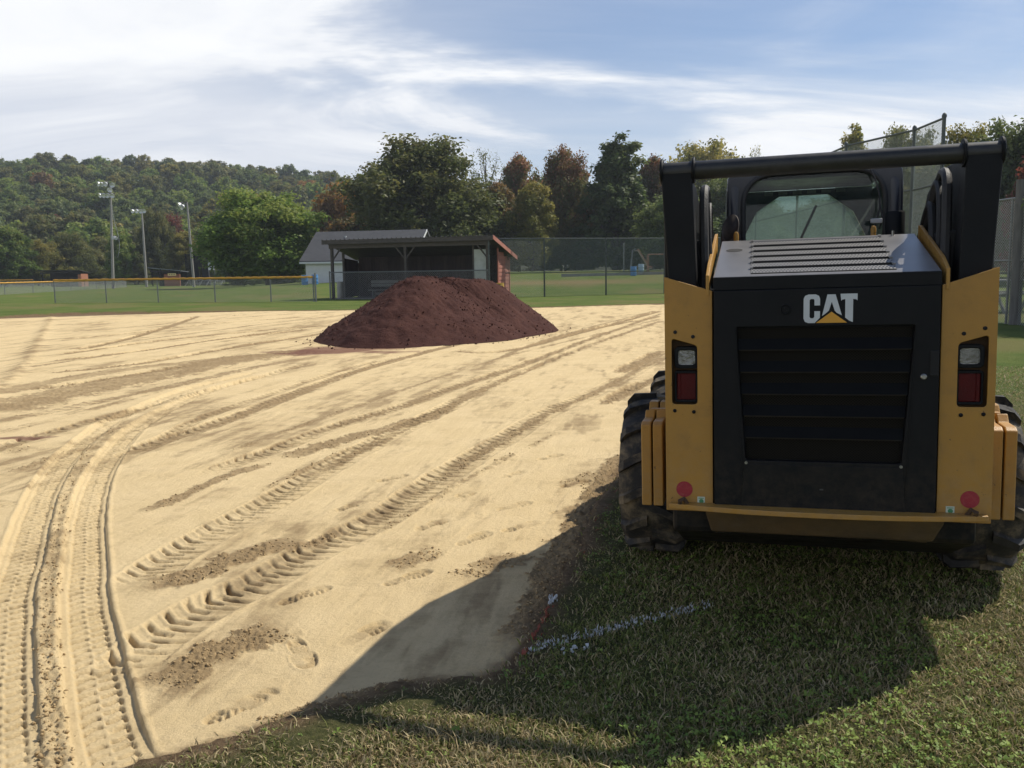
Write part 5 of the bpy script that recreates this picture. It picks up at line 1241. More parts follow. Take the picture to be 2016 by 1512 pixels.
# ================================================================== WHITE BUILDING
def white_building():
    o = at_depth(603, 555, 84); z0 = float(land(o[0], 84.0)); yaw = math.radians(12)
    R = thing('white_building', 'white block building with a dark shingle gable roof behind the dugout', 'building', (o[0], o[1], z0 - .1), -yaw)
    L, D, hw, hr = 10.6, 7.4, 2.45, 5.05
    wm = material('white_block_wall', (0.66, 0.68, 0.68), (0.58, 0.60, 0.61), 0.8, scale=2)
    MB().box((L / 2, D / 2, hw / 2), (L, D, hw)).build('wall', wm, R)
    for s, x in ((0, 0.0), (1, L - .12)):
        MB().prism([(x, .02, hw), (x, D - .02, hw), (x, D / 2, hr - .12)], (.12, 0, 0)).build('gable', wm, R)
    rm = material('grey_shingles', (0.060, 0.062, 0.068), (0.090, 0.092, 0.100), 0.9, scale=2, stretch=(1, 1, 1), dirt=(0.045, 0.047, 0.05), dirt_amt=.6, dirt_scale=1.0, bump=.4, bscale=8)
    ov = .45
    for s in (0, 1):
        y0 = -ov if s == 0 else D + ov; z0_ = hw - ov * (hr - hw) / (D / 2)
        MB().prism([(-.4, y0, z0_), (L + .4, y0, z0_), (L + .4, D / 2, hr), (-.4, D / 2, hr)], (0, 0, .10)).build('roof_slope', rm, R)
        for x in (-.42, L + .38): MB().prism([(x, y0, z0_ - .1), (x, D / 2, hr - .1), (x, D / 2, hr + .13), (x, y0, z0_ + .13)], (.04, 0, 0)).build('rake_board', wm if (x > 0 and s == 0) else rm, R)
    MB().box((L / 2, -ov - .02, hw - ov * .7 - .07), (L + .8, .05, .16)).build('eave_board', wm, R)
    for x, f in ((3.0, .28), (6.4, .62)): MB().cyl((x, D / 2 * f + 1.8, hw + (hr - hw) * (f * .5 + .49)), (x, D / 2 * f + 1.8, hw + (hr - hw) * (f * .5 + .49) + .55), .09, 10).build('vent_pipe', wm, R)
    return R
white_building()

# ================================================================== FAR FIELD: dugouts, bleachers, light poles
def far_dugout(label, px0, px1, py_base, depth, h, wallm, roofm, brick=False, lit=None):
    a = at_depth(px0, py_base, depth); b = at_depth(px1, py_base, depth); W = b[0] - a[0]
    R = thing('dugout', label, 'dugout', (a[0], depth, 0), 0)
    D = 3.0
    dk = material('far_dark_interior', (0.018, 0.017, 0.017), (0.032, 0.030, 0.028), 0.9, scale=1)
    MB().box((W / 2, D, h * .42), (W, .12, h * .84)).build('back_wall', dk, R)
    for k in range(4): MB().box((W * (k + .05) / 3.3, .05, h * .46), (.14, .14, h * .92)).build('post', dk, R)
    MB().prism([(-.4, -.5, h), (W + .3, -.5, h * (.80 if brick else .97)), (W + .3, D + .3, h * (.74 if brick else .84)), (-.4, D + .3, h * (.93 if brick else .86))], (0, 0, .10)).build('roof', roofm, R)
    MB().box((W / 2, -.30, h * .86 if not brick else h * .80), (W + .2, .10, .28)).build('front_beam', dk, R)
    return R, W, D
zinc = material('zinc_roof', (0.20, 0.22, 0.24), (0.26, 0.28, 0.30), 0.5, 0.4, scale=1)
tar = material('tar_roof', (0.025, 0.025, 0.027), (0.045, 0.045, 0.045), 0.85, scale=1)
brickm = material('brick_red', (0.36, 0.15, 0.085), (0.30, 0.12, 0.07), 0.85, scale=3, objrand=.18)
R, W, D = far_dugout('small brick dugout with a slanted zinc roof beneath the light poles', 300, 357, 563, 146, 3.05, brickm, zinc, True)
for k in range(13):
    MB().box((W - 1.32, -.25, .08 + k * .152), (2.62, .22, .138)).build('brick_course', brickm, R)
MB().box((W - 1.32, -.20, 1.0), (2.56, .16, 1.95)).build('brick_wall', brickm, R)
sg = MB().box((W - 1.30, -.38, 1.90), (1.35, .05, .42)).build('sign_board', material('cream_sign', (0.80, 0.62, 0.30), (0.74, 0.56, 0.26), 0.6), R)
for k in range(3): MB().box((W - 1.68 + .38 * k, -.41, 1.92), (.16, .02, .14)).build('sign_mark', material('sign_ink', (0.16, 0.09, 0.04)), sg)
R, W, D = far_dugout('long dark dugout in front of the hillside at the far left', 84, 160, 565, 160, 2.95, brickm, tar)
MB().box((W + .05, 1.3, 1.15), (.12, 2.6, 2.3)).build('end_wall', brickm, R)
MB().box((W - .20, -.05, 1.1), (.45, .10, 2.2)).build('end_pier', brickm, R)

def bleachers():
    a = at_depth(362, 560, 147); b = at_depth(436, 560, 147); W = b[0] - a[0]
    R = thing('bleachers', 'low aluminium bleachers beside the brick dugout', 'bleachers', (a[0], 147, 0), 0)
    al = material('bleacher_alu', (0.55, 0.56, 0.56), (0.45, 0.46, 0.46), 0.4, 0.6, scale=1)
    for k in range(4):
        MB().box((W / 2, k * .7, .35 + k * .22), (W, .30, .05)).build('seat_plank', al, R)
        MB().box((W / 2, k * .7 + .35, .12 + k * .22), (W, .28, .04)).build('foot_plank', al, R)
    for k in range(6):
        x = .2 + k * (W - .4) / 5
        MB().bar((x, 0, 0), (x, 2.3, 1.1), .06, .06).build('frame_leg', al, R)
        MB().bar((x, 2.3, 0), (x, 2.3, 1.1), .06, .06).build('frame_leg', al, R)
        if k < 5: MB().bar((x, 2.35, .05), (x + (W - .4) / 5, 2.35, 1.05), .05, .05).build('cross_brace', al, R)
bleachers()

def net_cage():
    a = at_depth(368, 560, 150); b = at_depth(399, 560, 150); W = b[0] - a[0]
    R = thing('batting_cage', 'tall black netted cage standing behind the bleachers', 'cage', (a[0], 150, 0), 0)
    k = material('black_net', (0.010, 0.012, 0.014), (0.018, 0.020, 0.020), 0.9, scale=2)
    for x in (0, W * .5, W):
        for y in (0, 3.0): MB().cyl((x, y, 0), (x, y, 5.3), .07, 8).build('pole', k, R)
    for y in (0, 3.0): wire_mesh('netting', (0, y), (W, y), 0, 0, 5.2, .16, .030, k, R)
    MB().tube([(0, 0, 5.25), (W, 0, 5.25), (W, 3, 5.25), (0, 3, 5.25), (0, 0, 5.25)], .06, 6).build('top_cable', k, R)
    MB().box((W * .35, 1.5, 2.0), (W * .5, .10, 3.8)).build('dark_screen', k, R)
net_cage()
def banner():
    a = at_depth(411, 545, 149); b = at_depth(423, 545, 149); W = b[0] - a[0]
    R = thing('banner', 'white banner with a dark curved swoosh hung beside the black cage', 'banner', (a[0], 149, 0), 0)
    w = material('banner_white', (0.70, 0.71, 0.72), (0.62, 0.63, 0.64), 0.6); k = material('banner_ink', (0.025, 0.03, 0.05))
    MB().box((W / 2, 0, 3.35), (W, .04, 1.55)).build('cloth', w, R)
    MB().prism([(W * .28, -.03, 3.45), (W * .52, -.03, 3.62), (W * .98, -.03, 4.0), (W * .60, -.03, 3.22), (W * .45, -.03, 3.30)], (0, -.01, 0)).build('swoosh', k, R)
    MB().prism([(W * .0, -.03, 3.25), (W * .35, -.03, 3.05), (W * .8, -.03, 3.20), (W * .98, -.03, 3.45), (W * .75, -.03, 2.95), (W * .3, -.03, 2.90)], (0, -.01, 0)).build('swoosh', k, R)
    for x in (0, W): MB().cyl((x, .08, 0), (x, .08, 4.2), .05, 8).build('pole', M_GALV, R)
    MB().box((-.55, .3, 1.45), (1.2, .5, 2.9)).build('black_cabinet', material('black_net'), R)
banner()

def flood(parent, x, y, z, ang, tilt, r=.34):
    """one bowl floodlight: spun reflector, rear housing, yoke"""
    bowl = material('flood_bowl', (0.80, 0.81, 0.82), (0.7, 0.71, 0.72), 0.35, 0.3)
    hous = material('flood_housing', (0.10, 0.10, 0.10), (0.16, 0.16, 0.16), 0.5)
    f = MB().lathe([(.06, -.10), (.12, -.06), (r * .75, .12), (r, .34), (r * .97, .35), (r * .6, .20), (.02, .12)], 16, 'Y').build('floodlight', bowl, parent, smooth=True)
    f.location = (x, y, z); f.rotation_euler = (tilt, 0, ang)
    MB().cyl((0, -.38, 0), (0, -.06, 0), .10, 10).build('ballast', hous, f)
    return f
def light_pole(label, base_px, top_px, depth, lamps, arms):
    b = at_depth(base_px[0], base_px[1], depth); b[2] = 0; t = at_depth(top_px[0], top_px[1], depth)
    R = thing('light_pole', label, 'light pole', tuple(b), 0, None)
    tv = Vector(t - b)
    pm = material('pole_wood', (0.26, 0.25, 0.235), (0.36, 0.35, 0.33), 0.85, scale=1, stretch=(3, 3, .3))
    MB().tube([(0, 0, -.1), tv * .5, tv], [.20, .165, .125], 12).build('pole', pm, R, smooth=True)
    arm = material('cross_arm', (0.10, 0.085, 0.075), (0.14, 0.12, 0.10), 0.8)
    for (x0, x1, dz) in arms: MB().box((tv.x + (x0 + x1) / 2, -.2, tv.z + dz), (x1 - x0, .12, .14)).build('cross_arm', arm, R)
    for (dx, dz, an, ti) in lamps: flood(R, tv.x + dx, -.45, tv.z + dz, an, ti)
    return R, tv
R, tv = light_pole('tallest light pole with two rows of floodlights and a drooping cable', (223, 568), (217, 362), 123,
                   [(-1.15, .05, 2.4, -.4), (-.75, .0, 2.6, -.5), (-.35, .05, 3.0, -.5), (.45, -.1, 3.6, -.5), (-1.1, -1.45, 2.5, -.5), (-.65, -1.5, 2.9, -.5), (-.2, -1.5, 3.1, -.5), (.35, -1.5, 3.5, -.5), (.15, -.75, 3.3, -.5)],
                   [(-1.4, .7, -.15), (-1.4, .7, -1.35)])
pts = []
for k in range(25):
    u = k / 24; pts.append((tv.x * (1 - u) + .18 + 1.5 * math.sin(u * 2.55) * u, -.25, tv.z * (.80 - .50 * u)))
MB().tube(pts, .035, 6).build('cable', material('cable_grey', (0.30, 0.31, 0.31), None, 0.6), R, smooth=True)
MB().box((tv.x * .5 + .28, -.2, 7.0), (.35, .25, .45)).build('junction_box', material('box_white', (0.6, 0.61, 0.62), None, 0.5), R)
flood(R, tv.x * .5 + .60, -.2, 7.05, 3.9, -.5, .22)
light_pole('light pole with a single row of four floodlights left of the red maple', (289, 566), (279, 416), 140,
           [(-1.05, .1, 2.5, -.4), (-.45, .1, 2.8, -.4), (.1, .05, 3.2, -.4), (.55, .1, 3.4, -.4)], [(-1.2, .8, .0)])
light_pole('leaning light pole with floodlights only on its left side', (382, 562), (368, 398), 128,
           [(-.75, -.25, 2.3, -.5), (-.55, -.62, 2.5, -.7), (-.35, -.5, 2.7, -.6)], [(-.9, .1, .0)])

# ================================================================== PLAYGROUND, PICNIC TABLE
def playground():
    yy = 84.0
    a = at_depth(1106, 543, yy); b = at_depth(1420, 530, yy + 4)
    za, zb = float(land(a[0], a[1])), float(land(b[0], b[1]))
    tim = material('edging_timber', (0.30, 0.29, 0.27), (0.22, 0.21, 0.20), 0.85, scale=1)
    R = thing('playground_edging', 'long low timber edging board round the playground bed', 'edging', (a[0], a[1], za), 0)
    d = Vector((b[0] - a[0], b[1] - a[1], zb - za)); n = 6
    for k in range(n): MB().bar(d * (k / n) + Vector((0, 0, .12)), d * ((k + .985) / n) + Vector((0, 0, .12)), .35, .32).build('timber', tim, R)
    rust = material('rusty_pipe', (0.24, 0.12, 0.07), (0.32, 0.17, 0.10), 0.7, scale=2)
    p = at_depth(1298, 532, 93); pz = float(land(p[0], p[1]))
    R = thing('climbing_bars', 'rusty pipe climbing frame behind the tall fence near the loader', 'climbing frame', (p[0], p[1], pz), 0)
    for x in (-1.15, 1.15): 
        for y in (0, .9): MB().tube([(x, y, -.05), (x, y, 1.75), (x * .92, y, 1.86)], .05, 8).build('upright', rust, R, smooth=True)
    for y in (0, .9): MB().tube([(-1.08, y, 1.86), (1.08, y, 1.86)], .05, 8).build('crossbar', rust, R, smooth=True)
    p = at_depth(1238, 532, 95); pz = float(land(p[0], p[1]))
    R = thing('slide', 'small metal slide and ladder on the playground behind the fence', 'slide', (p[0], p[1], pz), 0)
    for s in (-.28, .28): MB().tube([(.15, s, 0), (.40, s, 2.3), (.75, s, 2.45)], .04, 8).build('ladder_rail', M_GALV, R, smooth=True)
    for k in range(6): MB().cyl((.19 + .04 * k, -.28, .3 + .36 * k), (.19 + .04 * k, .28, .3 + .36 * k), .025, 6).build('rung', M_GALV, R)
    MB().prism([(.60, -.3, 2.20), (.95, -.3, 2.20), (2.1, -.3, .35), (2.5, -.3, .25), (2.5, -.3, .32), (2.12, -.3, .45), (.98, -.3, 2.28), (.60, -.3, 2.28)], (0, .6, 0)).build('chute', material('slide_steel', (0.28, 0.24, 0.2), (0.36, 0.32, 0.27), 0.5, .4), R)
    for s in (-.3, .3): MB().tube([(.95, s, 2.40), (2.1, s, .58), (2.5, s, .45)], .05, 6).build('chute_side', rust, R, smooth=True)
    p = at_depth(1228, 536, 90); pz = float(land(p[0], p[1]))
    R = thing('tether_pole', 'thin grey pole standing at the playground bed', 'pole', (p[0], p[1], pz), 0)
    MB().tube([(0, 0, -.1), (0, 0, 3.0)], .06, 8).build('pole', M_GALV, R, smooth=True)
    MB().lathe([(.01, 3.1), (.08, 3.06), (.08, 2.98), (.01, 2.96)], 8, 'Z').build('cap', M_GALV, R)
playground()
def picnic_table():
    R = thing('picnic_table', 'grey wooden picnic table behind the fence at the right border', 'picnic table', (16.4, 28.6, 0), .15)
    m = material('picnic_wood', (0.16, 0.17, 0.16), (0.24, 0.25, 0.24), 0.85, scale=2, stretch=(.5, 4, 4))
    for k in range(5): MB().box((0, -.36 + .18 * k, 1.02), (2.6, .165, .05)).build('table_plank', m, R)
    for s in (-1, 1):
        for k in range(2): MB().box((0, s * (.78 + .16 * k), .62), (2.6, .15, .05)).build('bench_plank', m, R)
    for x in (-.95, .95):
        for s in (-1, 1): MB().bar((x, s * .85, 0), (x, -s * .12 + s * .30, 1.0), .05, .10).build('leg', m, R)
        MB().box((x, 0, .56), (.05, 1.9, .10)).build('cross_bar', m, R)
picnic_table()

# ================================================================== HILL AND TREES
def hill_z(x, y):
    x = np.asarray(x, float); y = np.asarray(y, float)
    Hh = np.interp(x, [-700, -281, -215, -185, -163, -150, -120, -80, -20, 60, 200, 600], [48, 50.5, 52, 51, 48, 49, 46.5, 40.5, 27, 14, 8, 8])
    return Hh * sstep(205, 500, y) ** 0.8 - 0.4 + 2.0 * fbm(x * .02, y * .02, 3, 500) * sstep(230, 330, y)
def build_hill():
    xs = np.linspace(-700, 600, 131); ys = np.linspace(196, 760, 80)
    X, Y = np.meshgrid(xs, ys); x, y = X.ravel(), Y.ravel()
    z = hill_z(x, y)
    i = np.arange(79)[:, None] * 131 + np.arange(130)[None]
    Q = np.stack([i, i + 1, i + 132, i + 131], -1).reshape(-1, 4)
    o = np_mesh('hill', np.stack([x, y, z], 1), Q, material('forest_floor', (0.020, 0.026, 0.010), (0.035, 0.036, 0.016), 0.95, scale=.15, spec=.1))
    tag(o, 'wooded hillside rising behind the ball field', None, None, 'structure')
build_hill()

def tree_mesh(name, H, R, trunk, n_leaf, leaf, shape='round', n_limb=26, seed=0, sparse=0.0, wood=None, split=True):
    """returns (wood_mesh, leaf_mesh): tapered trunk, limbs, twigs; leaf-sized faces clustered on the limb ends"""
    rng = np.random.default_rng(seed)
    mb = MB()
    def env(t):                                        # crown half-width at relative height t of the crown (0 bottom .. 1 top)
        t = np.clip(t, 0, 1)
        if shape == 'cone': return R * np.clip(1.02 - t, 0.03, 1) ** 0.80 * np.clip(t * 7, .3, 1)
        if shape == 'tall': return R * np.sin(np.pi * np.clip(t * 0.80 + 0.20, 0, 1)) ** 0.70
        return R * np.sqrt(np.clip(1 - ((t - 0.45) / 0.57) ** 2, 0.02, 1))
    Hc = H - trunk
    bend = rng.normal(0, .03 * H, 2)
    tp = [(0, 0, -.3), (bend[0] * .2, bend[1] * .2, trunk * .6), (bend[0] * .5, bend[1] * .5, trunk + Hc * .35), (bend[0], bend[1], trunk + Hc * .85)]
    r0 = .022 * H
    mb.tube(tp, [r0, r0 * .8, r0 * .5, r0 * .12], 8)
    cl = []                                            # cluster centres: (x, y, z, radius)
    for k in range(n_limb):
        t = ((k + rng.random()) / n_limb) ** .9
        zb = trunk + Hc * max(0, t - .22 - .1 * rng.random()); ze = trunk + Hc * t
        a = k * 2.4 + rng.normal(0, .35); rad = float(env(t)) * (.62 + .45 * rng.random())
        s = min(1, zb / (trunk + Hc * .85)); b0 = Vector((bend[0] * s * .8, bend[1] * s * .8, zb))
        e = Vector((math.cos(a) * rad, math.sin(a) * rad, ze))
        mid = b0.lerp(e, .55) + Vector((0, 0, -.03 * H * rng.random()))
        mb.tube([b0, mid, e], [r0 * .34 * (1.1 - t * .7), r0 * .20, r0 * .05], 5, False)
        cr = (.15 + .10 * rng.random()) * R * (1.15 if shape != 'cone' else .9)
        cl.append((*e, cr)); cl.append((*(mid + Vector(rng.normal(0, .06 * R, 3))), cr * .9))
        for j in range(3):
            q = mid.lerp(e, .3 + .7 * rng.random()) + Vector(rng.normal(0, .16 * R, 3))
            mb.tube([mid.lerp(e, .2 + .25 * j), q], [r0 * .08, r0 * .025], 4, False)
            cl.append((*q, cr * (.6 + .4 * rng.random())))
            if sparse:
                for _ in range(4):
                    q2 = q + Vector(rng.normal(0, .10 * R, 3)) + Vector((0, 0, .06 * R)); mb.tube([q, q2], [r0 * .03, r0 * .012], 3, False)
    top = Vector((bend[0], bend[1], H * .97)); cl.append((*top, .13 * R))
    cl = np.array(cl)
    w = cl[:, 3] ** 2; idx = rng.choice(len(cl), n_leaf, p=w / w.sum())
    d = rng.normal(0, 1, (n_leaf, 3)); d /= np.linalg.norm(d, axis=1)[:, None]
    rr = cl[idx, 3] * (rng.random(n_leaf) ** .45) * (1 + .25 * rng.normal(0, 1, n_leaf))
    P = cl[idx, :3] + d * rr[:, None] * np.array([1, 1, .78])
    P[:, 2] = np.maximum(P[:, 2], trunk * .55)
    # leaves: small diamonds, mostly facing up and outwards, folded along the middle
    nv = d * .6 + np.array([0, 0, .55]) + rng.normal(0, .55, (n_leaf, 3)); nv /= np.linalg.norm(nv, axis=1)[:, None]
    u = np.cross(nv, rng.normal(0, 1, (n_leaf, 3))); u /= np.linalg.norm(u, axis=1)[:, None]; v = np.cross(nv, u)
    L = leaf * (.6 + .8 * rng.random(n_leaf)); Lw = L * (.45 + .25 * rng.random(n_leaf))
    V = np.stack([P - u * L[:, None], P + v * Lw[:, None] + nv * (L * .18)[:, None], P + u * L[:, None], P - v * Lw[:, None] + nv * (L * .18)[:, None]], 1)
    cv = rng.random(len(cl))                            # a hue per cluster
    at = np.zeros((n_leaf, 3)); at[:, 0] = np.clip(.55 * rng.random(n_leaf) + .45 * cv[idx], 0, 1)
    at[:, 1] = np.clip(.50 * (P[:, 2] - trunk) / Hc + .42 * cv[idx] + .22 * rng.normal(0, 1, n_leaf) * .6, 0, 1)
    at[:, 2] = rng.random(n_leaf)
    C = np.repeat(at[:, None], 4, 1).reshape(-1, 3)
    i = 4 * np.arange(n_leaf)
    Q = np.stack([i, i + 1, i + 2, i + 3], 1)
    bark = material('tree_bark', (0.045, 0.036, 0.028), (0.085, 0.070, 0.055), 0.9, scale=2, stretch=(3, 3, .6))
    wo = mb.build('trunk', bark, None)
    lo = np_mesh('crown', V.reshape(-1, 3), Q, None, smooth=False, attrs={'leaf': C})
    wm, lm = wo.data, lo.data
    bpy.data.objects.remove(wo); bpy.data.objects.remove(lo)
    lm.materials.append(bark)
    return wm, lm

LM = {
    'green': leaf_material('leaf_green', (0.108, 0.182, 0.035), (0.203, 0.290, 0.057), (0.257, 0.297, 0.068), 0.5),
    'dark': leaf_material('leaf_dark', (0.079, 0.123, 0.039), (0.142, 0.194, 0.062), (0.182, 0.215, 0.070), 0.5),
    'olive': leaf_material('leaf_olive', (0.105, 0.135, 0.041), (0.173, 0.196, 0.059), (0.223, 0.209, 0.065), 0.5),
    'brown': leaf_material('leaf_brown', (0.123, 0.123, 0.043), (0.198, 0.165, 0.060), (0.314, 0.189, 0.066), 0.5),
    'red': leaf_material('leaf_red', (0.116, 0.134, 0.041), (0.195, 0.165, 0.056), (0.275, 0.134, 0.067), 0.5),
    'crimson': leaf_material('leaf_crimson', (0.140, 0.062, 0.038), (0.180, 0.078, 0.044), (0.235, 0.070, 0.044), 0.5),
    'orange': leaf_material('leaf_orange', (0.176, 0.108, 0.035), (0.257, 0.155, 0.041), (0.324, 0.169, 0.043), 0.5),
    'yellow': leaf_material('leaf_yellow', (0.142, 0.155, 0.035), (0.243, 0.236, 0.057), (0.324, 0.270, 0.065), 0.5),
}
PROTO = {
    'maple': tree_mesh('maple', 13, 6.6, 2.2, 40000, .22, 'round', 46, 11),
    'ash': tree_mesh('ash', 15, 6.8, 1.8, 44000, .21, 'tall', 56, 12),
    'elm': tree_mesh('elm', 14, 5.0, 2.0, 32000, .21, 'tall', 46, 13),
    'fir': tree_mesh('fir', 15, 4.6, 1.2, 34000, .21, 'cone', 60, 14),
    'bare': tree_mesh('bare', 13, 3.6, 2.5, 1600, .12, 'tall', 22, 15, sparse=1),
    'bush': tree_mesh('bush', 7, 4.2, .6, 14000, .22, 'round', 32, 16),
    'hillA': tree_mesh('hillA', 15, 6.2, 4.0, 5200, .46, 'round', 28, 17),
    'hillB': tree_mesh('hillB', 16, 5.6, 4.0, 5000, .46, 'tall', 28, 18),
    'hillC': tree_mesh('hillC', 14, 6.6, 3.5, 5200, .46, 'round', 24, 19),
}
def tree(name, label, px_l, px_r, px_top, depth, proto, leafm, group=None, base=None, rz=None, z=None):
    """stands a tree so that its crown spans the given columns and reaches the given row"""
    wm, lm = PROTO[proto]
    a, b = at_depth(px_l, 540, depth), at_depth(px_r, 540, depth); t = at_depth((px_l + px_r) / 2, px_top, depth)
    x = (a[0] + b[0]) / 2; z0 = float(land(x, depth)) if z is None else z
    co = np.empty(len(lm.vertices) * 3, np.float32); lm.vertices.foreach_get('co', co); co = co.reshape(-1, 3)
    hw = np.percentile(np.abs(co[:, 0]), 98); hh = co[:, 2].max()
    sx = (b[0] - a[0]) / 2 / hw; sz = (t[2] - z0) / hh
    R = thing(name, label, 'tree', (x, depth, z0), (random.random() * 6.28 if rz is None else rz), group)
    R.scale = (sx, sx, sz)
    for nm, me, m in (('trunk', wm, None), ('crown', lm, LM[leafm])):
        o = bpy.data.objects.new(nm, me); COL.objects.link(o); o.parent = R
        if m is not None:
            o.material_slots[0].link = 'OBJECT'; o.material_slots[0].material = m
    return R

T = tree
T('maple_tree', 'bright green round maple left of the white building', 425, 628, 366, 112, 'maple', 'green')
T('ash_tree', 'largest tree, broad brownish crown above the dugout roof', 700, 962, 262, 112, 'ash', 'olive')
T('autumn_tree', 'orange brown tree between the green maple and the largest tree', 612, 735, 352, 150, 'bush', 'orange')
T('autumn_tree', 'low rusty tree at the left foot of the largest tree', 640, 760, 415, 118, 'bush', 'brown')
T('bare_tree', 'thin leafless grey tree between the largest tree and the red topped maple', 918, 1010, 292, 140, 'bare', 'olive')
T('brown_tree', 'narrow brown tree right of the largest tree, below the bare branches', 940, 1030, 352, 116, 'elm', 'brown')
T('red_tree', 'reddish tree right of the bare branches', 975, 1068, 297, 136, 'elm', 'red')
T('yellow_tree', 'yellow green tree in front of the reddish one', 1000, 1095, 352, 112, 'elm', 'yellow')
T('red_topped_tree', 'green tree with a red top, left of the tallest dark tree', 1055, 1172, 284, 122, 'ash', 'red')
T('dark_tree', 'tall dark pointed tree above the right end of the tall fence', 1145, 1275, 260, 118, 'fir', 'dark')
T('maple_tree', 'brownish tree with reddish tips next to the loader arm', 1235, 1330, 300, 128, 'elm', 'red')
T('green_tree', 'low dark green tree hiding behind the left loader arm', 1262, 1400, 372, 108, 'maple', 'dark')
T('yellow_tree', 'yellow green tree above the left end of the cross tube', 1300, 1468, 266, 160, 'maple', 'yellow')
T('bare_tree', 'bare twiggy tree above the middle of the cross tube', 1455, 1512, 284, 165, 'bare', 'yellow')
T('dark_tree', 'dark crown seen under the cross tube left of the cab', 1375, 1520, 345, 112, 'maple', 'dark')
T('yellow_tree', 'pointed yellow green tree left of the backstop post', 1632, 1716, 240, 120, 'fir', 'yellow')
T('green_tree', 'olive tree rising behind the top of the backstop fence', 1725, 1850, 238, 82, 'maple', 'olive')
T('yellow_tree', 'yellow green tree right of the tall backstop post', 1815, 1960, 240, 76, 'ash', 'yellow')
T('dark_tree', 'dark green tree above the right end of the cross tube', 1895, 2080, 228, 70, 'maple', 'dark')
T('crimson_tree', 'crimson tree at the right border beyond the loader arm', 1988, 2110, 268, 62, 'bush', 'crimson')
T('olive_tree', 'olive tree seen through the gap between cab and right arm', 1760, 1905, 300, 70, 'elm', 'olive')
# a dark wood behind the first row closes the gaps down to the ground
WOOD = ['dark tree low behind the left end of the white building roof', 'dark wood tree straight behind the white building ridge', 'brownish wood tree behind the middle of the dugout roof', 'dark wood tree behind the narrow brown tree right of the dugout',
        'olive wood tree behind the yellow green tree above the tall fence', 'dark wood tree behind the foot of the tall pointed tree', 'dark wood tree hidden mostly by the left loader arm', 'dark wood tree seen through the cab windows', 'olive wood tree behind the right half of the cab',
        'dark wood tree behind the backstop mesh right of the cab', 'dark wood tree behind the right loader arm', 'dark wood tree at the right border above the wooden post', 'dark tree behind the foot of the round green maple']
k = 0
for (pl, pr, tp, dp, pr_, lf) in [(560, 690, 430, 165, 'bush', 'dark'), (690, 830, 380, 150, 'maple', 'olive'), (820, 960, 380, 150, 'maple', 'brown'), (930, 1060, 345, 150, 'maple', 'olive'), (1040, 1170, 335, 150, 'maple', 'green'),
                                (1150, 1290, 345, 150, 'maple', 'olive'), (1280, 1420, 390, 150, 'maple', 'dark'), (1400, 1560, 385, 150, 'maple', 'dark'), (1540, 1700, 390, 140, 'maple', 'olive'), (1680, 1840, 350, 110, 'maple', 'dark'),
                                (1820, 1960, 340, 95, 'maple', 'dark'), (1940, 2090, 330, 90, 'maple', 'dark'), (420, 560, 470, 170, 'bush', 'dark')]:
    k += 1
    T('wood_tree', WOOD[k - 1], pl, pr, tp, dp, pr_, lf, 'trees of the dark wood behind the first row')
BUSH = ['dark bush under the left half of the green maple', 'dark bush under the right half of the green maple', 'dark bush behind the white building left gable', 'olive bush behind the white building roof', 'dark bush behind the left part of the dugout roof', 'brown bush behind the right part of the dugout roof',
        'dark bush just right of the dugout behind the tall fence', 'olive bush behind the first bay of the tall fence', 'dark bush behind the second post of the tall fence', 'dark bush behind the third post of the tall fence', 'olive bush behind the rusty climbing frame',
        'dark bush left of the loader cab', 'dark bush behind the left half of the cab', 'olive bush behind the right half of the cab', 'dark bush behind the lower backstop mesh', 'dark bush behind the right hydraulic hoses', 'dark bush behind the picnic table']
k = 0
for (pl, pr, tp, dp, lf) in [(440, 520, 490, 130, 'dark'), (510, 600, 495, 135, 'dark'), (640, 720, 480, 128, 'dark'), (720, 800, 470, 126, 'olive'), (800, 890, 465, 126, 'dark'), (880, 960, 460, 126, 'brown'), (960, 1030, 455, 124, 'dark'), (1030, 1110, 452, 124, 'olive'),
                             (1100, 1190, 455, 122, 'dark'), (1190, 1270, 450, 122, 'dark'), (1260, 1340, 450, 122, 'olive'), (1370, 1450, 440, 120, 'dark'), (1450, 1560, 430, 120, 'dark'), (1560, 1680, 430, 118, 'olive'), (1680, 1790, 440, 90, 'dark'), (1790, 1900, 440, 84, 'dark'), (1890, 2030, 420, 80, 'dark')]:
    k += 1
    T('undergrowth_bush', BUSH[k - 1], pl, pr, tp, dp, 'bush', lf, 'bushes at the foot of the dark wood')
# a tree just outside the picture on the right; its shade lies on the lawn beside the loader
T('shade_tree', 'leafy tree beyond the right border shading the lawn', 2160, 2640, 120, 20.5, 'maple', 'green')

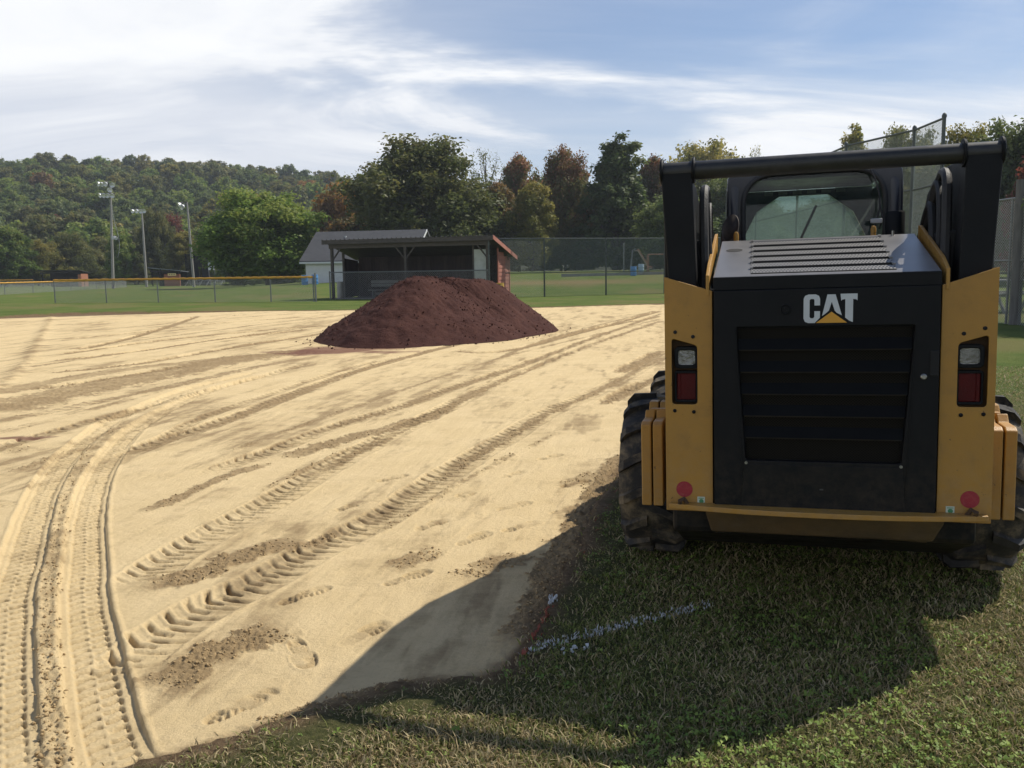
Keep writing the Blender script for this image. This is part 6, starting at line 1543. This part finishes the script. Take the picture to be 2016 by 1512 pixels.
# trees at the foot of the hill
random.seed(21)
k = 0
foot = [(-40, 60, 440, 'green'), (30, 120, 470, 'yellow'), (95, 180, 455, 'olive'), (120, 190, 475, 'yellow'), (170, 235, 462, 'olive'), (215, 270, 455, 'green'), (230, 300, 470, 'olive'), (265, 330, 440, 'olive'), (300, 370, 418, 'red'), (335, 400, 452, 'yellow'),
        (285, 345, 405, 'olive'), (375, 440, 440, 'olive'), (400, 470, 410, 'dark'), (-30, 30, 470, 'yellow'), (10, 75, 485, 'olive'), (60, 130, 490, 'yellow'), (150, 215, 485, 'olive'), (190, 250, 490, 'green'), (240, 300, 490, 'olive'), (330, 390, 480, 'dark')]
FIELD = ['tall green tree at the left border at the foot of the hill', 'yellow green tree left of the long dark dugout', 'olive tree above the long dark dugout', 'yellow green tree above the right end of the long dark dugout', 'olive tree left of the tallest light pole', 'green tree directly behind the tallest light pole',
         'olive tree between the tallest and the shortest light pole', 'olive tree directly behind the shortest light pole', '', 'yellow green tree left of the leaning light pole', 'taller olive tree beside the red maple', 'olive tree right of the leaning light pole', 'dark tree touching the left side of the round green maple',
         'low yellow green tree in the left border corner', 'low olive tree above the left end of the far fence', 'low yellow green shrub tree left of the long dark dugout', 'low olive tree just right of the long dark dugout', 'low green tree at the foot of the tallest light pole', 'low olive tree left of the brick dugout', 'low dark tree behind the brick dugout and cage']
for i, (pl, pr, tp, lf) in enumerate(foot):
    dp = 178 + (i * 37 % 30)
    if (pl, pr) == (300, 370):
        T('red_maple', 'red topped maple behind the shortest light pole at the foot of the hill', pl, pr, tp, dp, 'maple', 'crimson', z=0)
    else:
        T('field_tree', FIELD[i], pl, pr, tp, dp, random.choice(['maple', 'elm', 'bush', 'ash']), lf, 'trees at the foot of the hill', z=0)

# the wood on the hillside: single trees on a loose grid
hl = [('hillA', 'dark'), ('hillB', 'dark'), ('hillC', 'dark'), ('hillA', 'olive'), ('hillB', 'olive'), ('hillC', 'green'), ('hillA', 'green'), ('hillB', 'olive'), ('hillC', 'green'), ('hillA', 'olive'), ('hillB', 'yellow')]
JOIN = {}
def joined(proto):
    """far trees: wood and leaves in one mesh, shared by all copies"""
    if proto in JOIN: return JOIN[proto]
    wm, lm = PROTO[proto]; bm = bmesh.new(); bm.from_mesh(lm)
    for f in bm.faces: f.material_index = 0
    n0 = len(bm.faces); bm.from_mesh(wm); bm.faces.ensure_lookup_table()
    for f in bm.faces[n0:]: f.material_index = 1
    me = bpy.data.meshes.new('hill_tree'); bm.to_mesh(me); bm.free()
    me.materials.append(lm.materials[0]); me.materials.append(wm.materials[0])
    JOIN[proto] = me; return me
cand = []
y = 232.0
row = 0
while y < 540:
    st = 8.0 + (y - 230) * .022
    x0, x1 = at_depth(-60, 500, y)[0], at_depth(790, 500, y)[0]
    x = x0 + (row % 2) * st * .5
    while x < x1:
        cand.append((x + random.uniform(-.32, .32) * st, y + random.uniform(-.35, .35) * st)); x += st
    y += st * (1.25 + (y - 230) * .0022); row += 1
random.shuffle(cand); cand = cand[:300]
for (x, y) in cand:
    pr_, lf = random.choice(hl)
    q = random.random()
    if q < .025: lf = 'orange'
    elif q < .030: lf = 'crimson'
    o = bpy.data.objects.new('hill_tree', joined(pr_)); COL.objects.link(o)
    s = random.uniform(.66, 1.02); o.location = (x, y, float(hill_z(x, y)) - .5); o.scale = (s * random.uniform(.9, 1.2), s * random.uniform(.9, 1.2), s); o.rotation_euler = (0, 0, random.random() * 6.28)
    o.material_slots[0].link = 'OBJECT'; o.material_slots[0].material = LM[lf]
    tag(o, {'dark': 'dark green', 'olive': 'olive green', 'green': 'fresh green', 'yellow': 'yellow green', 'brown': 'brownish', 'orange': 'orange tinted', 'crimson': 'dark red'}[lf] + ' broadleaf tree in the wood covering the hillside', 'tree', {'dark': 'dark green', 'olive': 'olive green', 'green': 'fresh green', 'yellow': 'yellow green', 'brown': 'brownish', 'orange': 'orange tinted', 'crimson': 'dark red'}[lf] + ' trees of the hillside wood')
print('hill trees', len(cand))

# ================================================================== AIR
def haze():
    mb = MB().box((-40, 330, 36), (1300, 900, 74.8))
    o = mb.build('haze', bpy.data.materials.new('haze_air'))
    m = o.data.materials[0]; m.use_nodes = True; N = m.node_tree.nodes; L = m.node_tree.links; N.clear()
    out = N.new('ShaderNodeOutputMaterial'); v = N.new('ShaderNodeVolumePrincipled')
    v.inputs['Color'].default_value = (0.80, 0.88, 1.0, 1); v.inputs['Density'].default_value = 0.00028; v.inputs['Anisotropy'].default_value = 0.2
    L.new(v.outputs[0], out.inputs['Volume'])
    tag(o, 'thin pale haze in the air over the field', 'haze', None, 'stuff')
haze()
